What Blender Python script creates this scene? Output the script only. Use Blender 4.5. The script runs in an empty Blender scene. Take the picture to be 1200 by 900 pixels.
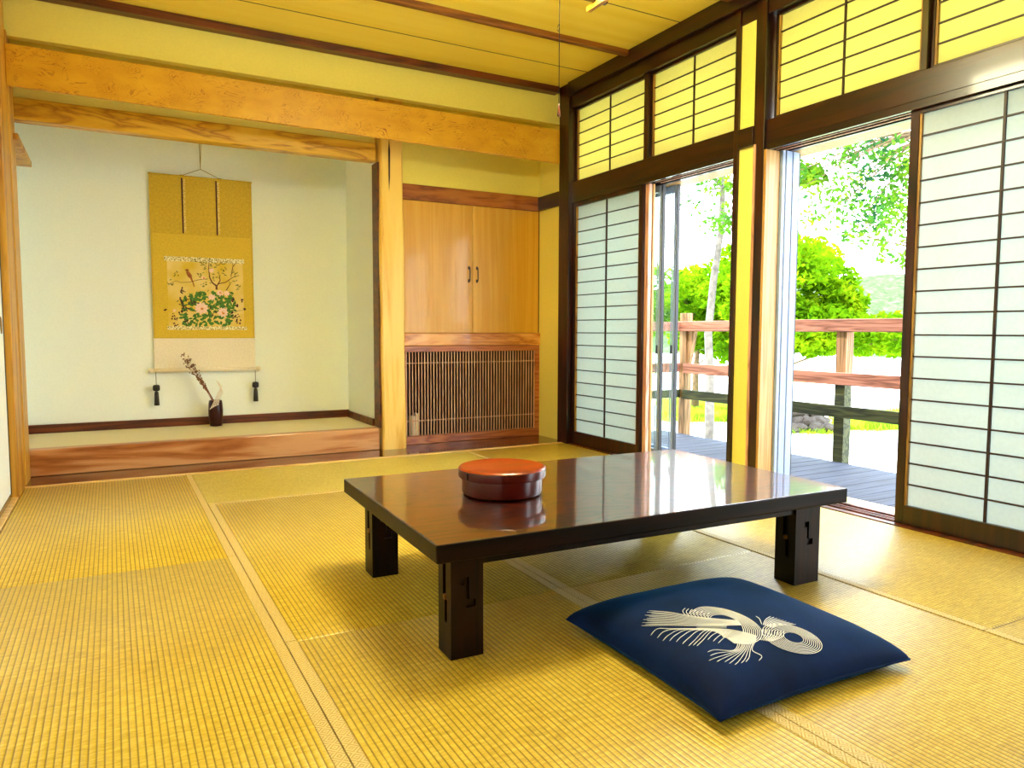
import bpy, bmesh, math, random
from mathutils import Vector, Matrix, noise
random.seed(7)
R = math.radians
scn = bpy.context.scene
COL = scn.collection

# ------------------------------------------------------------------ camera
F = 857.5
YAW, PIT, ROL = R(28.68), R(4.19), R(0.148)
CAM = Vector((0, 0, 0.9))
fw = Vector((math.sin(YAW)*math.cos(PIT), math.cos(YAW)*math.cos(PIT), -math.sin(PIT)))
rt0 = Vector((math.cos(YAW), -math.sin(YAW), 0))
up0 = rt0.cross(fw)
rt = rt0*math.cos(ROL) + up0*math.sin(ROL)
up = up0*math.cos(ROL) - rt0*math.sin(ROL)
cd = bpy.data.cameras.new('camera'); cam = bpy.data.objects.new('camera', cd); COL.objects.link(cam)
cam.matrix_world = Matrix(((rt.x, up.x, -fw.x, CAM.x), (rt.y, up.y, -fw.y, CAM.y), (rt.z, up.z, -fw.z, CAM.z), (0, 0, 0, 1)))
cd.sensor_fit = 'HORIZONTAL'; cd.sensor_width = 36; cd.lens = 36*F/1200; cd.clip_start = .02; cd.clip_end = 500
scn.camera = cam

def ray(px, py):
    return (rt*(px-600) - up*(py-450) + fw*F).normalized()
def on_plane(px, py, ax, v):
    d = ray(px, py); return CAM + d*((v-CAM[ax])/d[ax])
def at(px, py, dist):
    d = ray(px, py); return CAM + d*(dist/math.hypot(d.x, d.y))

# ------------------------------------------------------------------ helpers
def lin(c):
    return tuple(((x/255)/12.92 if x <= 10 else (((x/255)+.055)/1.055)**2.4) for x in c) + (1,)

class MB:
    def __init__(s): s.v = []; s.f = []; s.mi = []; s.m = 0
    def add(s, vs, fs):
        o = len(s.v); s.v += [tuple(v) for v in vs]
        for f in fs: s.f.append(tuple(i+o for i in f)); s.mi.append(s.m)
        return s
    def box(s, x0, x1, y0, y1, z0, z1):
        x0, x1 = min(x0, x1), max(x0, x1); y0, y1 = min(y0, y1), max(y0, y1); z0, z1 = min(z0, z1), max(z0, z1)
        return s.add([(x0,y0,z0),(x1,y0,z0),(x1,y1,z0),(x0,y1,z0),(x0,y0,z1),(x1,y0,z1),(x1,y1,z1),(x0,y1,z1)],
              [(0,3,2,1),(4,5,6,7),(0,1,5,4),(1,2,6,5),(2,3,7,6),(3,0,4,7)])
    def prism(s, pts, axis, a, b):
        # pts: 2D outline in the two other axes (x,y,z order), extruded a->b
        n = len(pts); vs = []
        for t in (a, b):
            for p in pts:
                q = list(p); q.insert(axis, t); vs.append(q)
        fs = [tuple(range(n)), tuple(range(2*n-1, n-1, -1))]
        for i in range(n):
            j = (i+1) % n; fs.append((i, i+n, j+n, j))
        return s.add(vs, fs)
    def tube(s, pts, r, n=6, caps=True):
        pts = [Vector(p) for p in pts]; rr = r if isinstance(r, (list, tuple)) else [r]*len(pts)
        vs = []; up_ = Vector((0, 0, 1))
        for i, p in enumerate(pts):
            t = (pts[min(i+1, len(pts)-1)] - pts[max(i-1, 0)])
            if t.length < 1e-9: t = Vector((0, 0, 1))
            t.normalize()
            a = t.cross(up_ if abs(t.z) < .95 else Vector((1, 0, 0))).normalized(); b = t.cross(a)
            for k in range(n):
                an = 2*math.pi*k/n; vs.append(p + (a*math.cos(an) + b*math.sin(an))*rr[i])
        fs = []
        for i in range(len(pts)-1):
            for k in range(n):
                l = (k+1) % n; fs.append((i*n+k, i*n+l, (i+1)*n+l, (i+1)*n+k))
        if caps: fs.append(tuple(range(n-1, -1, -1))); fs.append(tuple((len(pts)-1)*n+k for k in range(n)))
        return s.add(vs, fs)
    def lathe(s, cx, cy, prof, n=48):
        vs = []; m = len(prof)
        for r, z in prof:
            for k in range(n):
                a = 2*math.pi*k/n; vs.append((cx+r*math.cos(a), cy+r*math.sin(a), z))
        fs = []
        for i in range(m-1):
            for k in range(n):
                l = (k+1) % n; fs.append((i*n+k, i*n+l, (i+1)*n+l, (i+1)*n+k))
        fs.append(tuple(range(n-1, -1, -1))); fs.append(tuple((m-1)*n+k for k in range(n)))
        return s.add(vs, fs)
    def build(s, name, mat, parent=None, smooth=False, bevel=0, seg=2, solid=0):
        off = Vector((0, 0, 0)); p = parent
        while p is not None: off += p.location; p = p.parent
        me = bpy.data.meshes.new(name)
        me.from_pydata([Vector(v)-off for v in s.v], [], s.f); me.update()
        bm = bmesh.new(); bm.from_mesh(me); bmesh.ops.recalc_face_normals(bm, faces=bm.faces); bm.to_mesh(me); bm.free()
        for m in (mat if isinstance(mat, (list, tuple)) else [mat]): me.materials.append(m)
        if isinstance(mat, (list, tuple)): me.polygons.foreach_set('material_index', s.mi)
        if smooth: me.polygons.foreach_set('use_smooth', [True]*len(me.polygons))
        o = bpy.data.objects.new(name, me); COL.objects.link(o)
        if parent is not None: o.parent = parent
        if solid:
            md = o.modifiers.new('s', 'SOLIDIFY'); md.thickness = solid
        if bevel:
            md = o.modifiers.new('b', 'BEVEL'); md.width = bevel; md.segments = seg; md.limit_method = 'ANGLE'; md.harden_normals = False
        return o

def thing(name, label, cat, loc=(0, 0, 0), group=None):
    o = bpy.data.objects.new(name, None); o.empty_display_size = .1; COL.objects.link(o); o.location = loc
    o['label'] = label; o['category'] = cat
    if group: o['group'] = group
    return o
def tag(o, label, cat, group=None, kind=None):
    o['label'] = label; o['category'] = cat
    if group: o['group'] = group
    if kind: o['kind'] = kind
    return o
def struct(o, label=None, cat=None):
    o['kind'] = 'structure'
    if label: o['label'] = label; o['category'] = cat
    return o
def BX(*a): return MB().box(*a)

def recentre(o):
    """put the origin of a single-mesh thing at the bottom middle of its mesh"""
    vs = [v.co.copy() for v in o.data.vertices]
    c = Vector(((min(v.x for v in vs)+max(v.x for v in vs))/2, (min(v.y for v in vs)+max(v.y for v in vs))/2, min(v.z for v in vs)))
    for v in o.data.vertices: v.co -= c
    o.location = c
    return o

def carve(o, cutters):
    """cut real recesses out of o"""
    for c in cutters:
        md = o.modifiers.new('c', 'BOOLEAN'); md.object = c; md.operation = 'DIFFERENCE'; md.solver = 'EXACT'
    bpy.context.view_layer.update()
    dg = bpy.context.evaluated_depsgraph_get()
    me = bpy.data.meshes.new_from_object(o.evaluated_get(dg))
    o.modifiers.clear(); o.data = me
    for c in cutters: bpy.data.objects.remove(c)

# ------------------------------------------------------------------ materials
def newmat(name):
    m = bpy.data.materials.new(name); m.use_nodes = True
    nt = m.node_tree; return m, nt, nt.nodes['Principled BSDF']
def N(nt, t, **k):
    n = nt.nodes.new(t)
    for a, b in k.items():
        if a.startswith('i_'): n.inputs[a[2:].replace('_', ' ')].default_value = b
        else: setattr(n, a, b)
    return n
def ramp(nt, stops, src):
    r = N(nt, 'ShaderNodeValToRGB'); e = r.color_ramp.elements
    while len(e) < len(stops): e.new(.5)
    for i, (p, c) in enumerate(stops): e[i].position = p; e[i].color = c if len(c) == 4 else lin(c)
    nt.links.new(src, r.inputs[0]); return r.outputs[0]
def bump(nt, b, src, strength=.2, dist=.01):
    n = N(nt, 'ShaderNodeBump', i_Strength=strength, i_Distance=dist)
    nt.links.new(src, n.inputs['Height']); nt.links.new(n.outputs[0], b.inputs['Normal'])

def plain(name, c, rough=.6, spec=.5, coat=0, metal=0, var=.06, scale=12):
    m, nt, b = newmat(name)
    tc = N(nt, 'ShaderNodeTexCoord'); nz = N(nt, 'ShaderNodeTexNoise', i_Scale=scale, i_Detail=4)
    nt.links.new(tc.outputs['Object'], nz.inputs['Vector'])
    c0 = tuple(max(0, x*(1-var)) for x in lin(c)[:3])+(1,); c1 = tuple(min(1, x*(1+var)) for x in lin(c)[:3])+(1,)
    nt.links.new(ramp(nt, [(.3, c0), (.7, c1)], nz.outputs[0]), b.inputs['Base Color'])
    b.inputs['Roughness'].default_value = rough; b.inputs['Specular IOR Level'].default_value = spec
    b.inputs['Coat Weight'].default_value = coat; b.inputs['Coat Roughness'].default_value = .06; b.inputs['Metallic'].default_value = metal
    return m

def wood(name, dark, mid, light, axis=0, rough=.45, coat=0, fig=2.0, fine=1.0, stretch=.08, spec=.5, knots=False, distort=2.2, crough=.08):
    m, nt, b = newmat(name)
    tc = N(nt, 'ShaderNodeTexCoord'); mp = N(nt, 'ShaderNodeMapping')
    sc = [1, 1, 1]; sc[axis] = stretch; mp.inputs['Scale'].default_value = sc
    nt.links.new(tc.outputs['Object'], mp.inputs['Vector'])
    n1 = N(nt, 'ShaderNodeTexNoise', i_Scale=fig*6, i_Detail=3, i_Roughness=.55, i_Distortion=distort*.3)
    nt.links.new(mp.outputs[0], n1.inputs['Vector'])
    # growth rings: repeated bands of the smooth noise
    mm = N(nt, 'ShaderNodeMath', operation='MULTIPLY'); mm.inputs[1].default_value = 14*fine; nt.links.new(n1.outputs[0], mm.inputs[0])
    fr = N(nt, 'ShaderNodeMath', operation='PINGPONG'); fr.inputs[1].default_value = 1; nt.links.new(mm.outputs[0], fr.inputs[0])
    n2 = N(nt, 'ShaderNodeTexNoise', i_Scale=160, i_Detail=2); nt.links.new(mp.outputs[0], n2.inputs['Vector'])
    mx = N(nt, 'ShaderNodeMath', operation='MULTIPLY_ADD'); mx.inputs[1].default_value = .35
    nt.links.new(n2.outputs[0], mx.inputs[0]); nt.links.new(fr.outputs[0], mx.inputs[2])
    col = ramp(nt, [(.12, dark), (.5, mid), (1, light)], mx.outputs[0])
    if knots:
        vo = N(nt, 'ShaderNodeTexNoise', i_Scale=2.2, i_Detail=1, i_Distortion=.8)
        mp2 = N(nt, 'ShaderNodeMapping'); s2 = [1.5, 1.5, 1.5]; s2[axis] = .7; mp2.inputs['Scale'].default_value = s2
        nt.links.new(tc.outputs['Object'], mp2.inputs['Vector']); nt.links.new(mp2.outputs[0], vo.inputs['Vector'])
        k = ramp(nt, [(.60, (0, 0, 0, 1)), (.72, (1, 1, 1, 1))], vo.outputs[0])
        mi = N(nt, 'ShaderNodeMix', data_type='RGBA'); nt.links.new(k, mi.inputs[0]); nt.links.new(col, mi.inputs[6]); mi.inputs[7].default_value = lin(dark) if len(dark) == 3 else dark
        col = mi.outputs[2]
    nt.links.new(col, b.inputs['Base Color'])
    b.inputs['Roughness'].default_value = rough; b.inputs['Coat Weight'].default_value = coat; b.inputs['Coat Roughness'].default_value = crough
    b.inputs['Specular IOR Level'].default_value = spec
    bump(nt, b, mx.outputs[0], .12, .002)
    return m

def plaster(name, c, rough=.9):
    m, nt, b = newmat(name)
    tc = N(nt, 'ShaderNodeTexCoord'); nz = N(nt, 'ShaderNodeTexNoise', i_Scale=90, i_Detail=5)
    nt.links.new(tc.outputs['Object'], nz.inputs['Vector'])
    a = lin(c); nt.links.new(ramp(nt, [(.3, tuple(x*.95 for x in a[:3])+(1,)), (.7, a)], nz.outputs[0]), b.inputs['Base Color'])
    b.inputs['Roughness'].default_value = rough; bump(nt, b, nz.outputs[0], .15, .002)
    return m

def paper(name, c, tr=.75):
    m, nt, b = newmat(name); out = nt.nodes['Material Output']
    tc = N(nt, 'ShaderNodeTexCoord'); nz = N(nt, 'ShaderNodeTexNoise', i_Scale=60, i_Detail=6); nt.links.new(tc.outputs['Object'], nz.inputs['Vector'])
    a = lin(c); colr = ramp(nt, [(.3, tuple(x*.94 for x in a[:3])+(1,)), (.7, a)], nz.outputs[0])
    d = N(nt, 'ShaderNodeBsdfDiffuse'); t = N(nt, 'ShaderNodeBsdfTranslucent'); mx = N(nt, 'ShaderNodeMixShader'); mx.inputs[0].default_value = tr
    nt.links.new(colr, d.inputs[0]); nt.links.new(colr, t.inputs[0]); nt.links.new(d.outputs[0], mx.inputs[1]); nt.links.new(t.outputs[0], mx.inputs[2])
    nt.links.new(mx.outputs[0], out.inputs[0]); nt.nodes.remove(b)
    return m

def leafmat(name, cols, tr=.45, scale=3.0):
    m, nt, b = newmat(name); out = nt.nodes['Material Output']
    tc = N(nt, 'ShaderNodeTexCoord'); nz = N(nt, 'ShaderNodeTexNoise', i_Scale=scale, i_Detail=5, i_Roughness=.7); nt.links.new(tc.outputs['Object'], nz.inputs['Vector'])
    colr = ramp(nt, [(.32+.36*i/(len(cols)-1), c) for i, c in enumerate(cols)], nz.outputs[0])
    d = N(nt, 'ShaderNodeBsdfDiffuse'); t = N(nt, 'ShaderNodeBsdfTranslucent'); mx = N(nt, 'ShaderNodeMixShader'); mx.inputs[0].default_value = tr
    nt.links.new(colr, d.inputs[0]); nt.links.new(colr, t.inputs[0]); nt.links.new(d.outputs[0], mx.inputs[1]); nt.links.new(t.outputs[0], mx.inputs[2])
    nt.links.new(mx.outputs[0], out.inputs[0]); nt.nodes.remove(b)
    return m

def glassmat(name):
    m, nt, b = newmat(name); out = nt.nodes['Material Output']
    t = N(nt, 'ShaderNodeBsdfTransparent'); t.inputs[0].default_value = (.93, .97, .95, 1)
    g = N(nt, 'ShaderNodeBsdfGlossy'); g.inputs['Roughness'].default_value = .02
    f = N(nt, 'ShaderNodeLayerWeight'); mx = N(nt, 'ShaderNodeMixShader')
    nt.links.new(ramp(nt, [(0, (.04, .04, .04, 1)), (.7, (.10, .10, .10, 1)), (1, (.8, .8, .8, 1))], f.outputs['Facing']), mx.inputs[0]); nt.links.new(t.outputs[0], mx.inputs[1]); nt.links.new(g.outputs[0], mx.inputs[2])
    nt.links.new(mx.outputs[0], out.inputs[0]); nt.nodes.remove(b); return m

def tatamimat(name, along, c1, c2, c3):
    """rush surface: fine threads across, ridges along `along` are real geometry"""
    m, nt, b = newmat(name)
    tc = N(nt, 'ShaderNodeTexCoord'); geo = tc.outputs['Object']
    mp = N(nt, 'ShaderNodeMapping'); sc = [60, 60, 60]; sc[along] = 420; mp.inputs['Scale'].default_value = sc
    nt.links.new(geo, mp.inputs['Vector'])
    n1 = N(nt, 'ShaderNodeTexNoise', i_Scale=1, i_Detail=2); nt.links.new(mp.outputs[0], n1.inputs['Vector'])
    mp2 = N(nt, 'ShaderNodeMapping'); s2 = [18, 18, 18]; s2[along] = 90; mp2.inputs['Scale'].default_value = s2
    nt.links.new(geo, mp2.inputs['Vector'])
    n2 = N(nt, 'ShaderNodeTexNoise', i_Scale=1, i_Detail=3); nt.links.new(mp2.outputs[0], n2.inputs['Vector'])
    n3 = N(nt, 'ShaderNodeTexNoise', i_Scale=2.2, i_Detail=3); nt.links.new(geo, n3.inputs['Vector'])
    a = N(nt, 'ShaderNodeMath', operation='ADD'); nt.links.new(n1.outputs[0], a.inputs[0]); nt.links.new(n2.outputs[0], a.inputs[1])
    a2 = N(nt, 'ShaderNodeMath', operation='MULTIPLY_ADD'); a2.inputs[1].default_value = .5; nt.links.new(n3.outputs[0], a2.inputs[0]); nt.links.new(a.outputs[0], a2.inputs[2])
    a3 = N(nt, 'ShaderNodeMath', operation='MULTIPLY'); a3.inputs[1].default_value = .4; nt.links.new(a2.outputs[0], a3.inputs[0])
    colr = ramp(nt, [(.36, c1), (.5, c2), (.62, c3)], a3.outputs[0])
    # the pressed-in warp lines between the ridges are coloured darker
    sp = N(nt, 'ShaderNodeSeparateXYZ'); nt.links.new(geo, sp.inputs[0])
    mo = N(nt, 'ShaderNodeMath', operation='MULTIPLY'); mo.inputs[1].default_value = 1/PITCH; nt.links.new(sp.outputs[1-along], mo.inputs[0])
    fr = N(nt, 'ShaderNodeMath', operation='FRACT'); nt.links.new(mo.outputs[0], fr.inputs[0])
    cc = N(nt, 'ShaderNodeMath', operation='SUBTRACT'); cc.inputs[1].default_value = .5; nt.links.new(fr.outputs[0], cc.inputs[0])
    ab = N(nt, 'ShaderNodeMath', operation='ABSOLUTE'); nt.links.new(cc.outputs[0], ab.inputs[0])
    gr = ramp(nt, [(.33, (0, 0, 0, 1)), (.48, (1, 1, 1, 1))], ab.outputs[0])
    sc_ = N(nt, 'ShaderNodeMath', operation='MULTIPLY'); sc_.inputs[1].default_value = .9; nt.links.new(gr, sc_.inputs[0])
    mi = N(nt, 'ShaderNodeMix', data_type='RGBA'); nt.links.new(sc_.outputs[0], mi.inputs[0]); nt.links.new(colr, mi.inputs[6])
    mi.inputs[7].default_value = lin((108, 80, 18))
    nt.links.new(mi.outputs[2], b.inputs['Base Color'])
    b.inputs['Roughness'].default_value = .33; b.inputs['Specular IOR Level'].default_value = 1
    bump(nt, b, a3.outputs[0], .5, .0012)
    return m

PITCH = .0155
M = {}
M['tatami_y'] = tatamimat('tatami_lengthwise', 1, (182, 148, 34), (209, 179, 58), (229, 205, 92))
M['tatami_x'] = tatamimat('tatami_crosswise', 0, (186, 162, 56), (204, 184, 76), (220, 202, 98))
M['plaster'] = plaster('cream_plaster', (240, 228, 116))
M['plaster_alcove'] = plaster('alcove_plaster', (240, 250, 250))
M['ceiling'] = wood('ceiling_boards', (232, 204, 66), (236, 210, 76), (240, 216, 88), 0, .6, fig=.6, fine=.4, stretch=.05)
M['dark'] = wood('dark_stained_wood', (18, 4, 2), (30, 6, 2), (46, 13, 5), 1, .3, .25, fig=1.5, fine=.6)
M['dark_z'] = wood('dark_stained_post', (18, 4, 2), (32, 7, 2), (52, 16, 6), 2, .3, .25, fig=1.5, fine=.6)
M['trim'] = wood('reddish_trim', (58, 20, 6), (88, 36, 12), (112, 50, 18), 0, .4, .1, fig=1.5, fine=.6)
M['batten'] = wood('batten_wood', (88, 46, 8), (114, 62, 14), (136, 80, 22), 0, .45, .1, fig=1.5, fine=.6)
M['burl'] = None
M['post'] = wood('pale_post_wood', (214, 158, 48), (232, 186, 76), (240, 202, 104), 2, .35, .3, fig=1.1, fine=.45, stretch=.12, knots=False)
M['pillar'] = wood('golden_pillar', (150, 96, 18), (184, 128, 32), (204, 152, 50), 2, .45, .1, fig=1.3, fine=.5)
M['otoshi'] = wood('lintel_wood', (162, 104, 12), (208, 156, 30), (222, 174, 48), 0, .4, .2, fig=1.2, fine=.7, stretch=.18)
M['kamachi'] = wood('kamachi_wood', (140, 76, 30), (176, 108, 54), (206, 152, 100), 0, .4, .15, fig=1.2, fine=.4, stretch=.1)
M['board'] = wood('lacquered_board', (44, 8, 2), (62, 14, 4), (80, 22, 6), 0, .18, .6, fig=1.2, fine=.6)
M['pale_strip'] = wood('pale_strip', (200, 150, 80), (224, 184, 112), (236, 204, 138), 0, .4, .1)
M['door'] = wood('closet_door_wood', (206, 152, 44), (212, 162, 56), (220, 172, 70), 2, .35, .25, fig=2.6, fine=.3, stretch=.03)
M['rail'] = wood('closet_rail_wood', (116, 52, 12), (150, 78, 24), (170, 98, 36), 0, .35, .3, fig=1.4, fine=.5, stretch=.16)
M['midrail'] = wood('closet_midrail_wood', (168, 96, 34), (208, 142, 68), (224, 168, 92), 0, .35, .3, fig=1.4, fine=.5, stretch=.16)
M['gframe'] = wood('grille_frame_wood', (128, 60, 24), (162, 88, 44), (180, 110, 62), 0, .4, .2)
M['slat'] = wood('grille_slat_wood', (190, 130, 96), (220, 168, 134), (236, 192, 160), 2, .4, .1)
M['void'] = plain('closet_inside', (36, 10, 10), .8)
M['iron'] = plain('black_iron', (22, 14, 12), .45)
M['pink'] = wood('pinkish_stile', (168, 112, 92), (198, 146, 122), (216, 170, 146), 2, .4, .1)
M['jamb'] = wood('jamb_wood', (160, 112, 44), (180, 134, 64), (196, 154, 88), 2, .45, .1, stretch=.04)
M['stile_inner'] = wood('shoji_inner_edge', (120, 80, 26), (150, 108, 44), (176, 134, 62), 2, .45, .1)
M['lattice'] = plain('lattice_wood', (44, 18, 8), .5)
M['paper'] = paper('shoji_paper', (170, 176, 168), .42)
M['paper_eave_tint'] = paper('transom_paper', (196, 184, 92), .55)  # warm bounce off the eave is tinted into the paper colour
M['fusuma'] = plaster('fusuma_paper', (238, 246, 246), .8)
M['lac_frame'] = plain('black_lacquer', (20, 12, 10), .25, coat=.5)
M['alu'] = plain('aluminium_frame', (146, 164, 198), .4, metal=.0, var=.02)
M['gasket'] = plain('black_gasket', (24, 26, 34), .5)
M['glass'] = glassmat('pane_glass')
M['deck'] = wood('weathered_deck', (40, 42, 54), (52, 55, 70), (66, 69, 86), 0, .7, 0, fig=2.2, fine=.8, stretch=.05)
M['fence'] = wood('weathered_rail', (96, 56, 42), (136, 84, 68), (160, 108, 92), 1, .8, 0, fig=2, fine=.8, stretch=.06)
M['fence_post'] = wood('weathered_post', (84, 66, 34), (122, 88, 54), (150, 112, 80), 2, .8, 0, fig=2, fine=.8, stretch=.06)
M['fence_shade'] = wood('shade_toned_rail', (30, 34, 16), (52, 56, 30), (78, 80, 46), 1, .85, 0, fig=2, fine=.8, stretch=.06)  # eave shade on the lower railing is put into this dark tone
M['heri'] = None
M['under'] = plain('subfloor', (120, 92, 50), .8)
M['usuberi'] = plaster('alcove_matting', (226, 216, 180), .7)
M['iv'] = plain('ivory', (236, 226, 196), .4)

def burlmat():
    m, nt, b = newmat('burl_beam')
    tc = N(nt, 'ShaderNodeTexCoord'); mp = N(nt, 'ShaderNodeMapping'); mp.inputs['Scale'].default_value = (1, 1, 2.2)
    nt.links.new(tc.outputs['Object'], mp.inputs['Vector'])
    w = N(nt, 'ShaderNodeTexNoise', i_Scale=3.2, i_Detail=4, i_Distortion=1.2); nt.links.new(mp.outputs[0], w.inputs['Vector'])
    mm = N(nt, 'ShaderNodeMath', operation='MULTIPLY'); mm.inputs[1].default_value = 46; nt.links.new(w.outputs[0], mm.inputs[0])
    pp = N(nt, 'ShaderNodeMath', operation='PINGPONG'); pp.inputs[1].default_value = 1; nt.links.new(mm.outputs[0], pp.inputs[0])
    line = ramp(nt, [(.0, (1, 1, 1, 1)), (.30, (0, 0, 0, 1))], pp.outputs[0])
    mask_n = N(nt, 'ShaderNodeTexNoise', i_Scale=9, i_Detail=2); nt.links.new(tc.outputs['Object'], mask_n.inputs['Vector'])
    mask = ramp(nt, [(.42, (.06, .06, .06, 1)), (.66, (1, 1, 1, 1))], mask_n.outputs[0])
    q = N(nt, 'ShaderNodeMath', operation='MULTIPLY'); nt.links.new(line, q.inputs[0]); nt.links.new(mask, q.inputs[1])
    base_n = N(nt, 'ShaderNodeTexNoise', i_Scale=5, i_Detail=5); nt.links.new(mp.outputs[0], base_n.inputs['Vector'])
    base = ramp(nt, [(.3, (200, 144, 24)), (.7, (216, 164, 38))], base_n.outputs[0])
    mi = N(nt, 'ShaderNodeMix', data_type='RGBA'); nt.links.new(q.outputs[0], mi.inputs[0]); nt.links.new(base, mi.inputs[6]); mi.inputs[7].default_value = lin((132, 56, 12))
    nt.links.new(mi.outputs[2], b.inputs['Base Color']); b.inputs['Roughness'].default_value = .4; b.inputs['Coat Weight'].default_value = .2
    return m
M['burl'] = burlmat()

def herimat():
    m, nt, b = newmat('mat_border_cloth')
    tc = N(nt, 'ShaderNodeTexCoord')
    w1 = N(nt, 'ShaderNodeTexWave', bands_direction='DIAGONAL', i_Scale=60, i_Distortion=.5); nt.links.new(tc.outputs['Object'], w1.inputs['Vector'])
    mp = N(nt, 'ShaderNodeMapping'); mp.inputs['Scale'].default_value = (1, -1, 1); nt.links.new(tc.outputs['Object'], mp.inputs['Vector'])
    w2 = N(nt, 'ShaderNodeTexWave', bands_direction='DIAGONAL', i_Scale=60, i_Distortion=.5); nt.links.new(mp.outputs[0], w2.inputs['Vector'])
    ch = N(nt, 'ShaderNodeTexChecker', i_Scale=55); nt.links.new(tc.outputs['Object'], ch.inputs['Vector'])
    mi = N(nt, 'ShaderNodeMix', data_type='RGBA'); nt.links.new(ch.outputs['Fac'], mi.inputs[0]); nt.links.new(w1.outputs[0], mi.inputs[6]); nt.links.new(w2.outputs[0], mi.inputs[7])
    nt.links.new(ramp(nt, [(.2, (184, 156, 86)), (.8, (220, 198, 138))], mi.outputs[2]), b.inputs['Base Color'])
    b.inputs['Roughness'].default_value = .6; return m
M['heri'] = herimat()

# ------------------------------------------------------------------ room constants
XL, XR = -.46, 3.2        # left and right wall planes (room side)
YB, YF = 4.95, -1.7       # edge of the mats at the back; unseen front of the room
ZC = 2.8                  # ceiling

# subfloor
struct(BX(-.75, 3.36, YF, 6.3, -.14, -.056).build('floor', M['under']))

# ------------------------------------------------------------------ tatami mats
def mat_(x0, x1, y0, y1, along, label, h=(0, 0)):
    """h: border cloth on the low side / on the high side of the width"""
    g = .0016
    x0 += g; x1 -= g; y0 += g; y1 -= g
    a0, a1 = (x0, x1) if along == 1 else (y0, y1)      # width direction
    l0, l1 = (y0, y1) if along == 1 else (x0, x1)
    t = thing('tatami_mat', label, 'tatami mat', ((x0+x1)/2, (y0+y1)/2, -.055))
    loc = (x0+x1)/2 if along == 1 else (y0+y1)/2
    vs = []; n_l = 2; prof = []
    k0 = math.ceil((a0-loc)/PITCH - 1); a = a0
    npr = int((a1-a0)/PITCH*8)
    for i in range(npr+1):
        c = a0 + (a1-a0)*i/npr; ph = ((c-loc)/PITCH) % 1.0
        z = -.0016*(abs(2*ph-1)**3.2)
        e = min(c-a0, a1-c); z -= .004*max(0, 1-e/.006)**2
        prof.append((c, z))
    ls = [l0, l0+.006, l1-.006, l1]; lz = [-.004, 0, 0, -.004]
    for li, l in enumerate(ls):
        for c, z in prof:
            vs.append((c, l, z+lz[li]) if along == 1 else (l, c, z+lz[li]))
    m = MB(); n = len(prof); fs = []
    for li in range(3):
        for i in range(n-1): fs.append((li*n+i, li*n+i+1, (li+1)*n+i+1, (li+1)*n+i))
    m.add(vs, fs)
    o = m.build('rush_cover', M['tatami_y'] if along == 1 else M['tatami_x'], t, smooth=True)
    BX(x0, x1, y0, y1, -.055, -.0055).build('core', M['under'], t)
    for s, on in enumerate(h):
        if on:
            w = .031; c = a0 if s == 0 else a1-w
            if along == 1: b = BX(c, c+w, y0, y1, -.004, .0018)
            else: b = BX(x0, x1, c, c+w, -.004, .0018)
            b.build('cloth_border', M['heri'], t, bevel=.0008)
    return t
XS = [XL, .41, 1.35, 2.28, XR-.03]
mat_(XS[0], XS[1], 3.04, YB-.03, 1, 'long straw tatami mat in the far left corner below the alcove step', (0, 1))
mat_(XS[0], XS[1], 1.15, 3.04, 1, 'straw tatami mat filling the near left foreground, next to the white door', (0, 1))
mat_(XS[1], XS[3], 4.0, YB-.03, 0, 'greenish crosswise tatami mat with no visible ridges, in front of the alcove post', (1, 0))
mat_(XS[1], XS[2], 2.11, 4.0, 1, 'straw tatami mat carrying the rear left table leg', (1, 1))
mat_(XS[1], XS[2], .22, 2.11, 1, 'straw tatami mat under the front left table leg at bottom centre', (1, 1))
mat_(XS[2], XS[3], 2.11, 4.0, 1, 'straw tatami mat mostly hidden under the middle of the table', (1, 0))
mat_(XS[2], XS[3], .22, 2.11, 1, 'straw tatami mat under the right half of the navy cushion', (1, 0))
mat_(XS[3], XS[4], 3.07, YB-.03, 1, 'tatami mat in the far right corner beside the closed paper screen', (1, 0))
mat_(XS[3], XS[4], 1.2, 3.07, 1, 'tatami mat along the open doorway, shiny with window light', (1, 0))
mat_(XS[3], XS[4], -.67, 1.2, 1, 'tatami mat at the right edge, in front of the large paper screen', (1, 0))

ff = MB(); ff.box(XL, .41, YF, 1.148, -.056, -.001); ff.box(.41, 2.28, YF, .218, -.056, -.001); ff.box(2.28, 3.17, YF, -.672, -.056, -.001)
struct(ff.build('floor_front', M['tatami_y']))
# ------------------------------------------------------------------ ceiling
struct(BX(-.8, 3.36, YF-.3, 5.1, ZC, ZC+.03).build('ceiling', M['ceiling']))
struct(BX(-.8, 3.36, 5.1, 6.4, ZC-.0, ZC+.03).build('ceiling_alcove', M['ceiling']))
m = MB()
y = 4.60
gap = []
for k in range(7):
    struct(BX(XL, XR-.05, 4.60-k-.003+(.0 if k else 0), 4.60-k+.003, ZC-.0015, ZC+.001).build('trim_%d' % (20+k), M['iron']))
for k in range(6):
    yb = 4.13-.95*k
    struct(MB().prism([(yb-.022, ZC), (yb-.022, ZC-.03), (yb-.015, ZC-.036), (yb+.015, ZC-.036), (yb+.022, ZC-.03), (yb+.022, ZC)], 0, XL, XR-.05).build('trim_%d' % (30+k), M['batten']))

# ------------------------------------------------------------------ back of the room
# hanging wall over the front beam, its cornice, and the wall behind
struct(BX(XL-.1, XR, 5.05, 5.11, 2.535, ZC).build('wall_back', M['plaster']))
struct(BX(XL, XR-.06, 4.97, 5.05, 2.752, ZC).build('trim_1', M['trim'], bevel=.004))
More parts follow.
